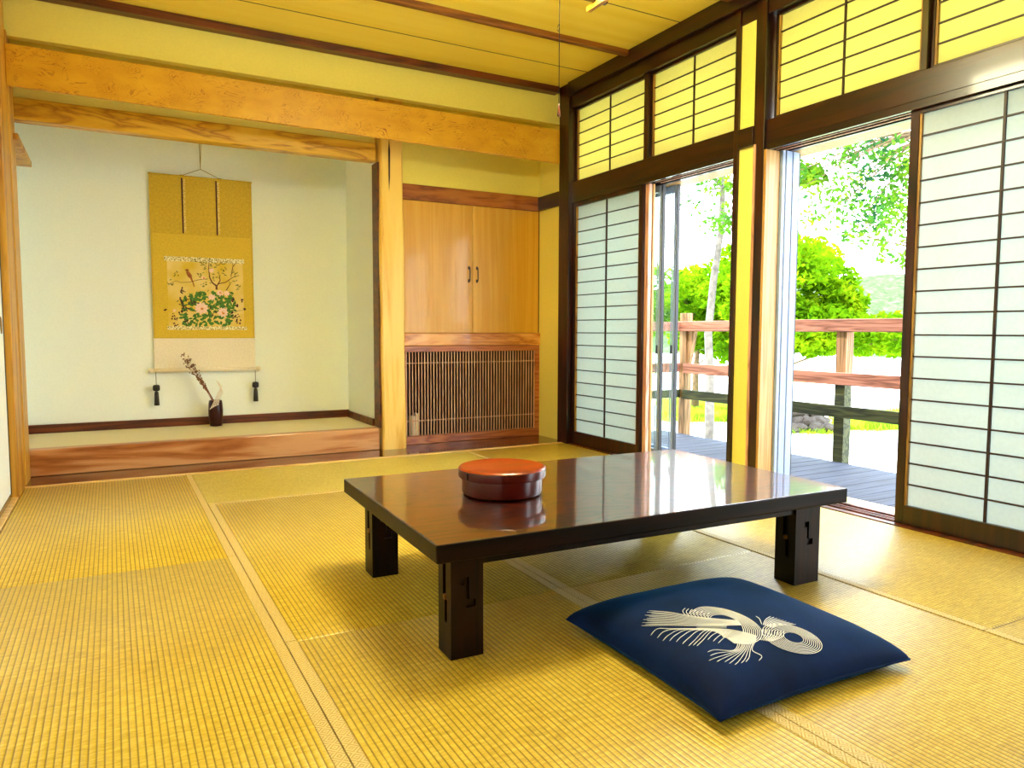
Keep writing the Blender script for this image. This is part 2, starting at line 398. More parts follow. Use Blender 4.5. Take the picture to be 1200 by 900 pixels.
# front beam (burl figure)
bm_ = MB().add([(XL, 4.95, 2.236), (3.13, 4.95, 2.204), (3.13, 4.974, 2.204), (XL, 4.974, 2.236), (XL, 4.95, 2.463), (3.13, 4.95, 2.463), (3.13, 4.974, 2.463), (XL, 4.974, 2.463)], [(0, 3, 2, 1), (4, 5, 6, 7), (0, 1, 5, 4), (1, 2, 6, 5), (2, 3, 7, 6), (3, 0, 4, 7)]).build('burl_beam', M['burl'], bevel=.006)
tag(bm_, 'thick golden beam with dark burl grain spanning the whole room in front of the alcove', 'beam'); recentre(bm_)
# dark hidden tie on top of the alcove post
# alcove: back wall, side walls, wall over the inner lintel
struct(BX(-.62, 1.84, 6.12, 6.2, 0, ZC).build('wall_alcove_back', M['plaster_alcove']))
struct(BX(-.62, -.55, 5.2, 6.12, 0, ZC).build('wall_alcove_left', M['plaster_alcove']))
struct(BX(1.76, 1.84, 5.40, 6.12, 0, ZC).build('wall_alcove_right', M['plaster_alcove']))
struct(BX(-.55, 1.75, 5.31, 5.36, 2.25, ZC).build('wall_over_lintel', M['plaster']))
struct(BX(-.62, 1.84, 5.36, 6.2, 2.52, 2.56).build('ceiling_in_alcove', M['ceiling']))
lt = BX(-.47, 1.745, 5.27, 5.37, 2.133, 2.262).build('alcove_lintel', M['otoshi'], bevel=.008)
tag(lt, 'rustic golden brown lintel with dark bark patches across the top of the alcove opening', 'beam'); recentre(lt)
lb = BX(-.55, -.43, 5.12, 5.95, 1.985, 2.02).build('side_board', M['pillar'], bevel=.003)
tag(lb, 'short olive wooden board sticking out at the top left of the alcove behind the pillar', 'board'); recentre(lb)
# raised alcove floor with front sill, matting, skirting
kt = BX(XL-.01, 1.745, 5.26, 5.36, .0025, .165).build('alcove_step', M['kamachi'], bevel=.006)
tag(kt, 'weathered red brown wooden step beam along the front of the alcove floor', 'step beam'); recentre(kt)
ut = BX(-.55, 1.76, 5.36, 6.12, .06, .163).build('alcove_matting', M['usuberi'])
tag(ut, 'plain beige matting covering the raised alcove floor', 'matting'); recentre(ut)
struct(BX(-.55, 1.76, 6.10, 6.12, .163, .225).build('baseboard_back', M['trim'], bevel=.002))
struct(BX(1.742, 1.76, 5.42, 6.10, .163, .218).build('baseboard_right', M['trim'], bevel=.002))
struct(BX(-.55, -.53, 5.40, 6.10, .163, .225).build('baseboard_left', M['trim'], bevel=.002))
# lacquered floor board between mats and alcove, and pale edging
fb = BX(XL, 3.215, 4.95, 5.84, -.055, .002).build('floor_board', M['board'])
tag(fb, 'dark red glossy floorboard between the tatami and the alcove step', 'floorboard'); recentre(fb)
struct(BX(XL, 3.17, 4.917, 4.95, -.055, .004).build('trim_2', M['pale_strip'], bevel=.001))

# alcove post, slightly irregular trunk
def alcove_post():
    t = thing('alcove_post', 'pale polished tree-trunk post with a dark vertical crack, right of the alcove', 'post', (1.86, 5.32, 0))
    vs = []; n = 36
    for i in range(n+1):
        z = .002 + 2.6*i/n
        wv = .006*math.sin(z*3.1+.6) + .004*math.sin(z*7.3)
        x0 = 1.762 + wv*.6; x1 = 1.950 - .012*(z/2.6) + .003*math.sin(z*5.0+1); y0 = 5.235 + .002*math.sin(z*4); y1 = 5.40
        r = .012
        ring = [(x0, y1), (x0, y0+r), (x0+r, y0), (x1-r, y0), (x1, y0+r), (x1, y1)]
        vs += [(a, b, z) for a, b in ring]
    fs = []
    for i in range(n):
        for k in range(6):
            l = (k+1) % 6; fs.append((i*6+k, i*6+l, (i+1)*6+l, (i+1)*6+k))
    fs += [tuple(range(6)), tuple(n*6+k for k in range(6))]
    MB().add(vs, fs).build('trunk', M['post'], t)
    MB().add([(1.825, 5.2348, 2.21), (1.832, 5.2348, 2.30), (1.840, 5.2348, 2.21), (1.837, 5.2348, 2.02), (1.829, 5.2335, 1.92), (1.826, 5.2335, 2.0)], [(0, 1, 2, 3, 4, 5)]).build('drying_crack', M['lattice'], t, solid=.0012)
    BX(1.752, 1.766, 5.27, 5.40, .165, 2.13).build('side_strip', M['trim'], t, bevel=.002)
alcove_post()

# ------------------------------------------------------------------ built-in closet
def closet():
    yc = 5.38
    t = thing('built_in_closet', 'built-in closet with honey wood doors above and dark slatted grille below', 'closet', (2.58, yc+.2, .003))
    bo = MB(); bo.box(1.95, 3.24, yc+.42, yc+.44, .003, 2.02); bo.box(1.95, 1.965, yc+.03, yc+.42, .003, 2.0); bo.box(3.215, 3.235, yc+.03, yc+.42, .003, 2.0); bo.box(1.965, 3.215, yc+.03, yc+.42, .76, .80); bo.box(1.965, 3.215, yc+.03, yc+.42, .003, .02); bo.box(1.95, 3.235, yc+.03, yc+.44, 1.96, 2.0)
    bo.build('body', M['void'], t)
    BX(1.94, 3.215, yc-.012, yc+.05, 1.898, 2.016).build('top_rail', M['rail'], t, bevel=.004)
    BX(1.955, 3.215, yc-.018, yc+.05, .778, .878).build('middle_rail', M['midrail'], t, bevel=.006)
    for x0, x1, hx in ((1.95, 2.579, 2.546), (2.582, 3.198, 2.618)):
        d = BX(x0, x1, yc+.004, yc+.028, .880, 1.897).build('door', M['door'], t, bevel=.0015)
        h = MB()
        h.tube([(hx, yc+.004, 1.402), (hx, yc-.014, 1.400), (hx, yc-.019, 1.385), (hx, yc-.019, 1.312), (hx, yc-.014, 1.298), (hx, yc+.004, 1.296)], [.006, .006, .0045, .0045, .006, .006], 8)
        h.box(hx-.007, hx+.007, yc+.0, yc+.005, 1.388, 1.414); h.box(hx-.007, hx+.007, yc+.0, yc+.005, 1.284, 1.31)
        h.build('handle', M['iron'], d, smooth=False)
    BX(3.198, 3.214, yc+.002, yc+.03, .88, 1.897).build('edge_strip', M['dark_z'], t)
    fr = MB(); fr.box(1.955, 3.214, yc-.008, yc+.03, .73, .776); fr.box(1.955, 3.214, yc-.008, yc+.03, .003, .068)
    fr.box(1.955, 2.0, yc-.008, yc+.03, .068, .73); fr.box(3.165, 3.214, yc-.008, yc+.03, .068, .73)
    g = fr.build('grille', M['gframe'], t, bevel=.002)
    sl = MB()
    for i in range(46):
        x = 2.008 + (3.160-2.008)*i/45
        sl.box(x-.003, x+.003, yc+.002, yc+.010, .07, .729)
    sl.build('slats', M['slat'], g)
    r = MB(); r.box(2.0, 3.165, yc-.002, yc+.004, .640, .645); r.box(2.0, 3.165, yc-.002, yc+.004, .185, .190); r.build('cross_rods', M['slat'], g)
closet()
wb = thing('white_box', 'small white upright box standing behind the grille slats at lower left', 'box', (2.10, 5.50, .02))
BX(2.075, 2.108, 5.46, 5.52, .02, .215).build('casing', M['iv'], wb, bevel=.004); BX(2.118, 2.142, 5.47, 5.52, .02, .235).build('upright', M['iv'], wb, bevel=.004)
BX(2.078, 2.139, 5.485, 5.505, .02, .06).build('foot', M['iv'], wb, bevel=.002)
# walls around the closet
struct(BX(1.93, 3.30, 5.385, 5.84, 2.017, ZC).build('wall_over_closet', M['plaster']))
struct(BX(3.205, 3.30, 5.0, 5.45, 0, ZC).build('wall_right_return', M['plaster']))
struct(BX(3.18, 3.206, 5.0, 5.368, 1.9, 2.012).build('trim_3', M['dark'], bevel=.003))
struct(BX(1.84, 3.35, 5.84, 6.2, 0, ZC).build('wall_behind_closet', M['plaster']))

# ------------------------------------------------------------------ right wall frame
def T(n, mb, mat, b=.003): return struct(mb.build('trim_%d' % n, mat, bevel=b))
T(4, BX(3.155, 3.30, 4.862, 5.0, -.055, ZC), M['dark_z'])                # corner post
T(5, BX(3.215, 3.235, 4.845, 4.862, .0, 1.9), M['stile_inner'], .001)
T(6, BX(3.14, 3.32, YF, 4.862, 2.70, ZC), M['dark'])                     # top beam
T(7, BX(3.175, 3.32, YF, 4.862, 2.612, 2.70), M['dark'])
T(8, BX(3.185, 3.36, YF, 4.862, 1.925, 2.052), M['dark'])                # lintel
lg = MB(); lg.box(3.185, 3.205, YF, 4.862, 1.89, 1.925); lg.box(3.242, 3.250, YF, 4.862, 1.898, 1.925); lg.box(3.285, 3.297, YF, 4.862, 1.898, 1.925); lg.box(3.33, 3.36, YF, 4.862, 1.895, 1.925)
T(9, lg, M['dark'], 0)
# track strips under the lintel, bright worn edges
tk = MB(); tk.box(3.2425, 3.2495, 3.14, 3.93, 1.894, 1.898); tk.box(3.286, 3.296, 3.14, 3.93, 1.894, 1.898); tk.box(3.2425, 3.2495, 2.12, 2.92, 1.894, 1.898); tk.box(3.286, 3.296, 2.12, 2.92, 1.894, 1.898)
T(10, tk, M['pink'], 0)
# sill with grooves
sg = MB(); sg.box(3.17, 3.36, YF, 4.862, -.055, -.006); sg.box(3.17, 3.206, YF, 4.862, -.006, .004); sg.box(3.243, 3.250, YF, 4.862, -.006, .003); sg.box(3.262, 3.268, YF, 4.862, -.006, .003); sg.box(3.287, 3.297, YF, 4.862, -.006, .003); sg.box(3.33, 3.36, YF, 4.862, -.006, .004)
T(11, sg, M['trim'], 0)
# centre posts with a plaster strip between
T(12, BX(3.165, 3.33, 3.118, 3.15, -.055, 2.70), M['dark_z'])
T(13, BX(3.165, 3.33, 2.925, 3.0, -.055, 2.70), M['dark_z'])
struct(BX(3.182, 3.33, 3.0, 3.118, 0, 2.70).build('wall_right_strip', M['plaster']))
T(14, BX(3.158, 3.182, 3.0, 3.118, 1.93, 2.035), M['dark'])
T(15, BX(3.159, 3.165, 2.978, 2.994, 0, 1.93), M['pink'], 0)
# transom posts
T(16, BX(3.19, 3.30, 3.955, 3.995, 2.052, 2.612), M['dark_z'])
T(17, BX(3.19, 3.30, 2.035, 2.065, 2.052, 2.612), M['dark_z'])
struct(BX(3.19, 3.30, .06, 1.12, 2.052, 2.612).build('wall_right_transom', M['plaster']))
T(18, BX(3.19, 3.30, 1.12, 1.17, 2.052, 2.612), M['dark_z'])
T(19, BX(3.15, 3.33, -.05, .06, -.055, 2.70), M['dark_z'])
struct(BX(3.19, 3.30, YF, -.05, 0, 2.7).build('wall_right_front', M['dark']))

def screen(name, label, y0, y1, z0, z1, x, cols, rows, stile, top, bot, frame_mat, pap, cat, group=None, bar=.0035, edge='stile_inner', pull=False):
    t = thing(name, label, cat, (x+.015, (y0+y1)/2, z0), group)
    d = .03
    f = MB(); f.box(x, x+d, y0, y0+stile, z0, z1); f.box(x, x+d, y1-stile, y1, z0, z1)
    f.box(x, x+d, y0+stile, y1-stile, z1-top, z1); f.box(x, x+d, y0+stile, y1-stile, z0, z0+bot)
    f.build('frame', frame_mat, t, bevel=.0015)
    e = .010
    BX(x+.006, x+.024, y0+stile, y0+stile+e, z0+bot, z1-top).build('inner_edge', M[edge], t); BX(x+.006, x+.024, y1-stile-e, y1-stile, z0+bot, z1-top).build('inner_edge', M[edge], t)
    l = MB(); a0, a1 = y0+stile+e, y1-stile-e; c0, c1 = z0+bot, z1-top
    for i in range(1, cols):
        yy = a0 + (a1-a0)*i/cols; l.box(x+.008, x+.0185, yy-bar*1.4, yy+bar*1.4, c0, c1)
    for i in range(1, rows):
        zz = c0 + (c1-c0)*i/rows; l.box(x+.0085, x+.018, a0, a1, zz-bar, zz+bar)
    l.build('lattice', M['lattice'], t)
    p = MB(); p.add([(x+.0195, a0-.004, c0-.002), (x+.0195, a1+.004, c0-.002), (x+.0195, a1+.004, c1+.002), (x+.0195, a0-.004, c1+.002)], [(0, 1, 2, 3)])
    p.build('paper', pap, t)
    return t
SW = M['dark_z']
screen('shoji_screen', 'narrow closed paper screen in the far right corner beside the plaster return', 4.005, 4.855,   .004, 1.912, 3.196, 2, 18, .034, .055, .10, SW, M['paper'], 'paper screen')
screen('shoji_screen', 'large dark framed paper screen at the right edge of the room beside the doorway', .97, 2.11, .004, 1.912, 3.208, 3, 18, .04, .04, .09, SW, M['paper'], 'paper screen')
screen('transom_screen', 'first yellow paper transom panel next to the far corner post', 3.995, 4.855, 2.054, 2.65-.04, 3.215, 2, 6, .014, .012, .008, SW, M['paper_eave_tint'], 'transom panel', bar=.003)
screen('transom_screen', 'second yellow paper transom panel, left of the central posts', 3.15, 3.955, 2.054, 2.61, 3.215, 2, 6, .014, .012, .008, SW, M['paper_eave_tint'], 'transom panel', bar=.003)
screen('transom_screen', 'third yellow paper transom panel, directly right of the central posts', 2.065, 2.905, 2.054, 2.61, 3.215, 2, 6, .014, .012, .016, SW, M['paper_eave_tint'], 'transom panel', bar=.003)
screen('transom_screen', 'yellow paper transom panel cut by the right edge above the large screen', 1.17, 2.035, 2.054, 2.61, 3.215, 2, 6, .014, .012, .016, SW, M['paper_eave_tint'], 'transom panel', bar=.003)

# wooden jambs of the outer opening
T(40, BX(3.168, 3.275, 2.908, 2.925, 0, 1.89), M['jamb'], .001)
T(41, BX(3.212, 3.240, 3.955, 3.99, 0, 1.89), M['pink'], .001)
T(44, BX(3.246, 3.262, 3.95, 3.985, 0, 1.89), M['jamb'], .001)
# outer wall over and between the outer sashes, outer sill
T(42, BX(3.36, 3.52, YF, 5.1, 1.90, 1.975), M['jamb'])
T(43, BX(3.36, 3.54, YF, 5.1, -.09, -.012), M['pale_strip'])
struct(BX(3.40, 3.50, YF, 5.5, 1.975, 2.03).build('wall_right_outer', M['plaster']))

# aluminium sliding doors outside the paper screens
def sash(label, y0, y1, x, loc_stile=.05):
    t = thing('glass_sliding_door', label, 'glass door', (x+.015, (y0+y1)/2, -.01))
    f = MB(); d = .028
    f.box(x, x+d, y0, y0+loc_stile, -.008, 1.90); f.box(x, x+d, y1-loc_stile, y1, -.008, 1.90)
    f.box(x, x+d, y0+loc_stile, y1-loc_stile, 1.85, 1.90); f.box(x, x+d, y0+loc_stile, y1-loc_stile, -.008, .07)
    f.box(x-.006, x, y0+.012, y0+.02, .0, 1.89); f.box(x-.006, x, y0+.030, y0+.038, .0, 1.89)
    f.build('frame', M['alu'], t, bevel=.002)
    BX(x+.011, x+.017, y0+loc_stile, y1-loc_stile, .07, 1.85).build('pane', M['glass'], t)
    BX(x+.002, x+.026, y0-.006, y0, -.006, 1.90).build('gasket', M['gasket'], t)
    BX(x-.012, x, y0+.014, y0+.03, .74, .80).build('latch', M['gasket'], t, bevel=.002)
    return t
sash('aluminium framed glass door stacked at the far side of the left doorway, outer leaf', 3.93, 4.83, 3.435, .024)
sash('aluminium framed glass door nearest the screens in the left doorway', 3.965, 4.86, 3.335, .024)
# fluted aluminium jamb of the right doorway
def fluted(y, label):
    t = thing('aluminium_jamb', label, 'window frame', (3.37, y, 0))
    for i in range(5):
        x = 3.28 + i*.027
        BX(x, x+.0245, y-.012-.004*(i % 2), y+.05, -.005, 1.895).build('flute', M['alu'], t, bevel=.003)
    BX(3.277, 3.415, y+.006, y+.05, -.006, 1.896).build('backing', M['alu'], t)
    return t
fluted(2.905, 'bluish fluted aluminium frame on the left side of the right doorway')
sash('glass door leaf folded behind the central posts', 2.93, 3.13, 3.43, .03)
sash('glass door leaf behind the large paper screen on the right', 1.25, 2.05, 3.43)

# ------------------------------------------------------------------ left wall
T(50, BX(-.60, XL, 4.66, 4.97, -.055, ZC), M['pillar'])                   # pillar
T(51, BX(-.55, -.455, 5.0, 5.24, -.02, 2.55), M['pillar'])
T(52, BX(-.62, -.462, YF, 4.66, 1.94, 2.06), M['pillar'])                 # lintel
T(53, BX(-.62, -.47, YF, 4.66, 1.90, 1.94), M['pillar'], .001)
T(54, BX(-.62, -.462, YF, 4.66, -.055, .004), M['pale_strip'], .001)
struct(BX(-.62, -.55, YF, 5.2, 2.06, ZC).build('wall_left', M['plaster']))
def fusuma(y0, y1, x, label):
    t = thing('sliding_door', label, 'sliding door', (x, (y0+y1)/2, .004))
    BX(x-.012, x+.006, y0+.02, y1-.02, .03, 1.885).build('panel', M['fusuma'], t)
    f = MB(); f.box(x-.016, x+.010, y0, y0+.02, .004, 1.9); f.box(x-.016, x+.010, y1-.02, y1, .004, 1.9); f.box(x-.016, x+.010, y0+.02, y1-.02, .004, .03); f.box(x-.016, x+.010, y0+.02, y1-.02, 1.885, 1.9)
    f.build('frame', M['lac_frame'], t, bevel=.002)
    h = MB()
    for i in range(1):
        h.prism([(y1-.10+.03*math.cos(a*math.pi/8), .92+.045*math.sin(a*math.pi/8)) for a in range(16)], 0, x+.006, x+.009)
    h.build('finger_pull', M['lac_frame'], t)
    return t
M['paper_fill'] = paper('fill_window_paper', (200, 204, 200), .45)
for k_ in range(2):  # paper windows out of view, added for soft fill light from the left
    w_ = screen('added_fill_window_%d' % (k_+1), 'unseen left wall paper window added for fill light', -.9+.91*k_, .01+.91*k_, .004, 1.94, -.56, 2, 9, .034, .055, .10, SW, M['paper_fill'], 'window')
    w_['kind'] = 'structure'
struct(BX(-.55, -.50, .92, 3.74, .004, 1.9).build('wall_left_panels', M['fusuma']))
fusuma(3.74, 4.655, -.50, 'white papered sliding door with black edge at the far left beside the pillar')

# ------------------------------------------------------------------ table
TZ = .34
def table():
    cx, cy, ang = 1.525, 2.195, R(-1.6)
    t = thing('low_table', 'long low lacquered dark wood table with glossy top standing on the tatami', 'table', (0, 0, 0))
    L, W = 1.572, .965
    x0, x1, y0, y1 = -L/2, L/2, -W/2, W/2
    tt = BX(x0, x1, y0, y1, TZ-.052, TZ).build('table_top', [M['table'], M['table_edge']], t, bevel=.005, seg=3)
    for p in tt.data.polygons: p.material_index = 0 if p.normal.z > .5 else 1
    ap = MB(); ap.box(x0+.15, x1-.19, y0+.055, y0+.085, TZ-.085, TZ-.052); ap.build('apron', M['table_dark'], t)
    ap = MB(); ap.box(x0+.15, x1-.19, y1-.10, y1-.07, TZ-.085, TZ-.052); ap.build('apron', M['table_dark'], t)
    for lx0, lx1 in ((x0+.058, x0+.155), (x1-.205, x1-.085)):
        for ly0, ly1 in ((y0+.045, y0+.137), (y1-.172, y1-.08)):
            lg = BX(lx0, lx1, ly0, ly1, .0, TZ-.052).build('leg', M['table_dark'], t, bevel=0)
            xm, ym = (lx0+lx1)/2, (ly0+ly1)/2
            c1 = BX(lx0-.01, lx0+.012, ym-.010, ym+.012, .165, .262).build('c', M['iron'])
            c2 = BX(lx0-.01, lx0+.012, ym-.018, ym-.002, .095, .16).build('c', M['iron'])
            c3 = BX(xm-.018, xm+.006, ly0-.01, ly0+.010, .205, .225).build('c', M['iron'])
            c4 = BX(xm-.004, xm+.006, ly0-.01, ly0+.010, .16, .206).build('c', M['iron'])
            c5 = BX(xm-.004, xm+.026, ly0-.01, ly0+.010, .14, .162).build('c', M['iron'])
            carve(lg, [c1, c2, c3, c4, c5])
            BX(lx0-.003, lx0+.006, ym-.010, ym+.006, .158, .172).build('folding_catch', M['brass'], lg, bevel=.001)
    t.location = (cx, cy, 0); t.rotation_euler = (0, 0, ang)
    return t
def tabletop():
    m, nt, b = newmat('lacquered_table_top')
    tc = N(nt, 'ShaderNodeTexCoord'); mp = N(nt, 'ShaderNodeMapping'); mp.inputs['Scale'].default_value = (.55, 2.2, 1)
    nt.links.new(tc.outputs['Object'], mp.inputs['Vector'])
    n1 = N(nt, 'ShaderNodeTexNoise', i_Scale=2.2, i_Detail=2, i_Roughness=.5, i_Distortion=1.2); nt.links.new(mp.outputs[0], n1.inputs['Vector'])
    mm = N(nt, 'ShaderNodeMath', operation='MULTIPLY'); mm.inputs[1].default_value = 22; nt.links.new(n1.outputs[0], mm.inputs[0])
    pp = N(nt, 'ShaderNodeMath', operation='PINGPONG'); pp.inputs[1].default_value = 1; nt.links.new(mm.outputs[0], pp.inputs[0])
    nt.links.new(ramp(nt, [(.0, (10, 2, 1)), (.12, (26, 5, 1)), (.3, (58, 15, 3)), (1, (78, 24, 5))], pp.outputs[0]), b.inputs['Base Color'])
    b.inputs['Roughness'].default_value = .3; b.inputs['Specular IOR Level'].default_value = .3
    b.inputs['Coat Weight'].default_value = 1; b.inputs['Coat Roughness'].default_value = .035; b.inputs['Coat IOR'].default_value = 1.68
    mp2 = N(nt, 'ShaderNodeMapping'); mp2.inputs['Scale'].default_value = (4, 40, 1); nt.links.new(tc.outputs['Object'], mp2.inputs['Vector'])
    n2 = N(nt, 'ShaderNodeTexNoise', i_Scale=1, i_Detail=3); nt.links.new(mp2.outputs[0], n2.inputs['Vector'])
    bp = N(nt, 'ShaderNodeBump', i_Strength=.16, i_Distance=.001); nt.links.new(n2.outputs[0], bp.inputs['Height'])
    nt.links.new(bp.outputs[0], b.inputs['Coat Normal']); nt.links.new(bp.outputs[0], b.inputs['Normal'])
    return m
M['table'] = tabletop()
M['table_edge'] = wood('table_edge_wood', (8, 2, 1), (14, 4, 2), (26, 7, 3), 0, .4, 0, fig=1.4, fine=.6, spec=.15)
M['table_dark'] = wood('table_leg_wood', (8, 2, 1), (16, 4, 2), (28, 6, 3), 2, .4, 0, fig=1.4, fine=.6, spec=.2)
M['brass'] = plain('dull_brass', (120, 84, 40), .35, metal=.8)
table()

# ------------------------------------------------------------------ round lacquer box
M['lac_red'] = plain('red_lacquer', (84, 14, 4), .3, coat=.35, var=.12, scale=8)
M['lac_lid'] = wood('orange_lacquer', (112, 26, 2), (134, 36, 3), (150, 46, 5), 0, .3, .35, fig=1.4, fine=.5, stretch=.2)
def box_():
    c = (1.168, 2.205)
    t = thing('round_box', 'round red lacquered wooden box with an orange brown lid on the low table', 'box', (c[0], c[1], TZ))
    r = .138
    MB().lathe(*c, [(.05, TZ+.004), (r-.012, TZ+.0005), (r-.003, TZ+.005), (r, TZ+.012), (r, TZ+.075), (r-.006, TZ+.078), (.02, TZ+.078)], 72).build('body', M['lac_red'], t, smooth=True)
    l = MB().lathe(*c, [(.02, TZ+.070), (r+.001, TZ+.070), (r+.001, TZ+.062), (r+.011, TZ+.061), (r+.013, TZ+.066), (r+.013, TZ+.090), (r+.008, TZ+.095), (r+.002, TZ+.096), (r-.004, TZ+.0935), (.06, TZ+.0925), (.001, TZ+.0925)], 72).build('lid', [M['lac_red'], M['lac_lid']], t, smooth=True)
    for p in l.data.polygons:
        if p.normal.z > .7: p.material_index = 1
    BX(c[0]-.155, c[0]-.1485, c[1]-.045, c[1]-.041, TZ+.067, TZ+.089).build('lap_seam', M['lattice'], l)
    for o in t.children:
        md = o.modifiers.new('e', 'EDGE_SPLIT'); md.split_angle = R(40)
box_()

# ------------------------------------------------------------------ floor cushion
CX, CY, CA, CW, CD, CT = 1.512, 1.482, R(-1), .335, .325, .125
def cush(u, v, topside=True):
    """u,v in -1..1 -> local point"""
    x = CW*u*(1-.055*(1-v*v)); y = CD*v*(1-.055*(1-u*u))
    k = max(0, (1-abs(u)**2.6))*max(0, (1-abs(v)**2.6))
    if topside: z = .028 + (CT-.028)*k**.33 + .0035*noise.noise(Vector((u*2.2, v*2.2, 1)))*min(1, k*3)
    else: z = .028 - .027*min(1, k*5)**.5
    return Vector((x, y, z))
def cushion():
    t = thing('floor_cushion', 'square navy blue floor cushion with white threadlike bow motif on the tatami', 'cushion', (CX, CY, 0))
    n = 44; vs = []; idx = {}
    def U(i): return math.sin((i/n-.5)*math.pi)
    m = MB(); top = []; bot = []
    for i in range(n+1):
        for j in range(n+1): top.append(cush(U(i), U(j)))
    for i in range(n+1):
        for j in range(n+1): bot.append(cush(U(i), U(j), False))
    fs = []
    o = (n+1)**2
    for i in range(n):
        for j in range(n):
            a = i*(n+1)+j; b = a+1; c = a+n+2; d = a+n+1
            fs.append((a, d, c, b)); fs.append((o+a, o+b, o+c, o+d))
    me = bpy.data.meshes.new('cover'); me.from_pydata([tuple(v) for v in top+bot], [], fs)
    bm = bmesh.new(); bm.from_mesh(me); bmesh.ops.remove_doubles(bm, verts=bm.verts, dist=.0004); bmesh.ops.recalc_face_normals(bm, faces=bm.faces); bm.to_mesh(me); bm.free()
    me.polygons.foreach_set('use_smooth', [True]*len(me.polygons)); me.materials.append(M['navy'])
    ob = bpy.data.objects.new('cover', me); COL.objects.link(ob); ob.parent = t
    # seam piping along the edge
    pts = []
    for k in range(41): pts.append(cush(-1+2*k/40, -1))
    for k in range(1, 41): pts.append(cush(1, -1+2*k/40))
    for k in range(1, 41): pts.append(cush(1-2*k/40, 1))
    for k in range(1, 41): pts.append(cush(-1, 1-2*k/40))
    MB2 = MB(); MB2.tube(pts, .003, 6)
    sm = MB2
    me = bpy.data.meshes.new('piping'); me.from_pydata([tuple(v) for v in sm.v], [], sm.f); me.materials.append(M['navy']); me.polygons.foreach_set('use_smooth', [True]*len(me.polygons))
    ob = bpy.data.objects.new('piping', me); COL.objects.link(ob); ob.parent = t
    # white motif: bundles of threads
    ca, sa = math.cos(-CA), math.sin(-CA)
    def zsurf(x, y):
        v = y/CD; u = x/CW
        for _ in range(6):
            u = x/(CW*(1-.055*(1-v*v))); v = y/(CD*(1-.055*(1-u*u)))
        return cush(max(-.99, min(.99, u)), max(-.99, min(.99, v))).z
    def P(px, py):
        z = .11
        for _ in range(14):
            q = on_plane(730+px/4.615, 700+py/4.615, 2, z)
            dx, dy = q.x-CX, q.y-CY
            x, y = dx*ca-dy*sa, dx*sa+dy*ca
            z += .6*(zsurf(x, y)-z)
        return Vector((x, y, zsurf(x, y)+.0012))
    def cr(pts, n=10):
        out = []
        for i in range(len(pts)-1):
            p0 = pts[max(i-1, 0)]; p1 = pts[i]; p2 = pts[i+1]; p3 = pts[min(i+2, len(pts)-1)]
            for k in range(n):
                t_ = k/n; out.append(tuple(.5*((2*b)+(-a+c)*t_+(2*a-5*b+4*c-d)*t_*t_+(-a+3*b-3*c+d)*t_**3) for a, b, c, d in zip(p0, p1, p2, p3)))
        out.append(pts[-1]); return out
    e = MB(); RR = .00082
    def line(pts, taper=True, r=.0010):
        q = [P(a, b) for a, b in cr(pts, 8)]
        n_ = len(q); rr = [r*(1 if not taper else min(1, .35+i/4)) for i in range(n_)]
        e.tube(q, rr, 5)
    def lerp(a, b, t_): return tuple(x+(y-x)*t_ for x, y in zip(a, b))
    def bandl(A, B, n_, taper=True, j=0):
        for i in range(n_):
            t_ = i/(n_-1); pts = [lerp(a, b, t_) for a, b in zip(A, B)]
            if j: pts[0] = (pts[0][0]+random.uniform(-j, j), pts[0][1])
            line(pts, taper)
    # upper left loop
    bandl([(352, 92), (420, 56), (520, 60), (620, 88), (700, 130), (748, 180), (742, 225), (690, 252), (600, 250)],
          [(470, 112), (490, 98), (540, 96), (590, 112), (632, 140), (650, 172), (648, 196), (620, 214), (560, 222)], 10)
    # hooked starts of the loop
    for i in range(8):
        x = 330+i*19; y = 60+i*3.2
        line([(x+8, y), (x-6, y+14), (x+2, y+32), (x+26, y+44)])
    # straight tails to the left
    bandl([(150, 74), (260, 84), (370, 104), (480, 116), (620, 128)], [(122, 155), (260, 154), (380, 156), (500, 156), (640, 152)], 11, True, 26)
    bandl([(390, 150), (470, 150), (560, 150)], [(395, 164), (470, 164), (560, 164)], 3)
    # lower left curved tails running into the knot
    st = [(150, 208), (186, 222), (215, 238), (252, 238), (288, 243), (322, 254), (355, 265), (380, 262), (400, 265), (458, 232), (488, 240), (515, 250)]
    for i, (a, b) in enumerate(st):
        k = i/(len(st)-1)
        line([(a, b), (a+38-8*k, b-36+8*k), (a+120-50*k, 172+k*16), (520+k*20, 172+k*42), (640, 188+k*44), (720, 210+k*32)])
    # right loop: ring of threads
    for i in range(10):
        k = i/9; rx = 168-112*k; ry = 68-42*k; cx_, cy_ = 915+8*k, 226-6*k; th = R(17)
        pts = []
        for a in range(33):
            an = R(180)+a*2*math.pi/32
            ex, ey = rx*math.cos(an), ry*math.sin(an)
            pts.append((cx_+ex*math.cos(th)-ey*math.sin(th), cy_+ex*math.sin(th)+ey*math.cos(th)))
        q = [P(a, b) for a, b in pts]; e.tube(q, RR, 5)
    bandl([(760, 172), (754, 200), (742, 232)], [(870, 180), (862, 214), (800, 240)], 8)
    # upper right tails
    for i in range(9):
        line([(800+i*17, 104+i*5.5), (772+i*9, 122+i*4), (758+i*6, 150+i*2)])
    line([(718, 104), (738, 118), (750, 146)])
    # lower tails
    for i, (a, b) in enumerate([(458, 298), (472, 318), (465, 345), (508, 350), (550, 352), (575, 360), (605, 367), (640, 358), (664, 352), (735, 345)]):
        k = i/9; line([(a, b), (a+40-25*k, b-12-14*k), (600+100*k, 288), (625+90*k, 240)])
    me = bpy.data.meshes.new('thread_motif'); me.from_pydata([tuple(v) for v in e.v], [], e.f); me.materials.append(M['thread']); me.polygons.foreach_set('use_smooth', [True]*len(me.polygons))
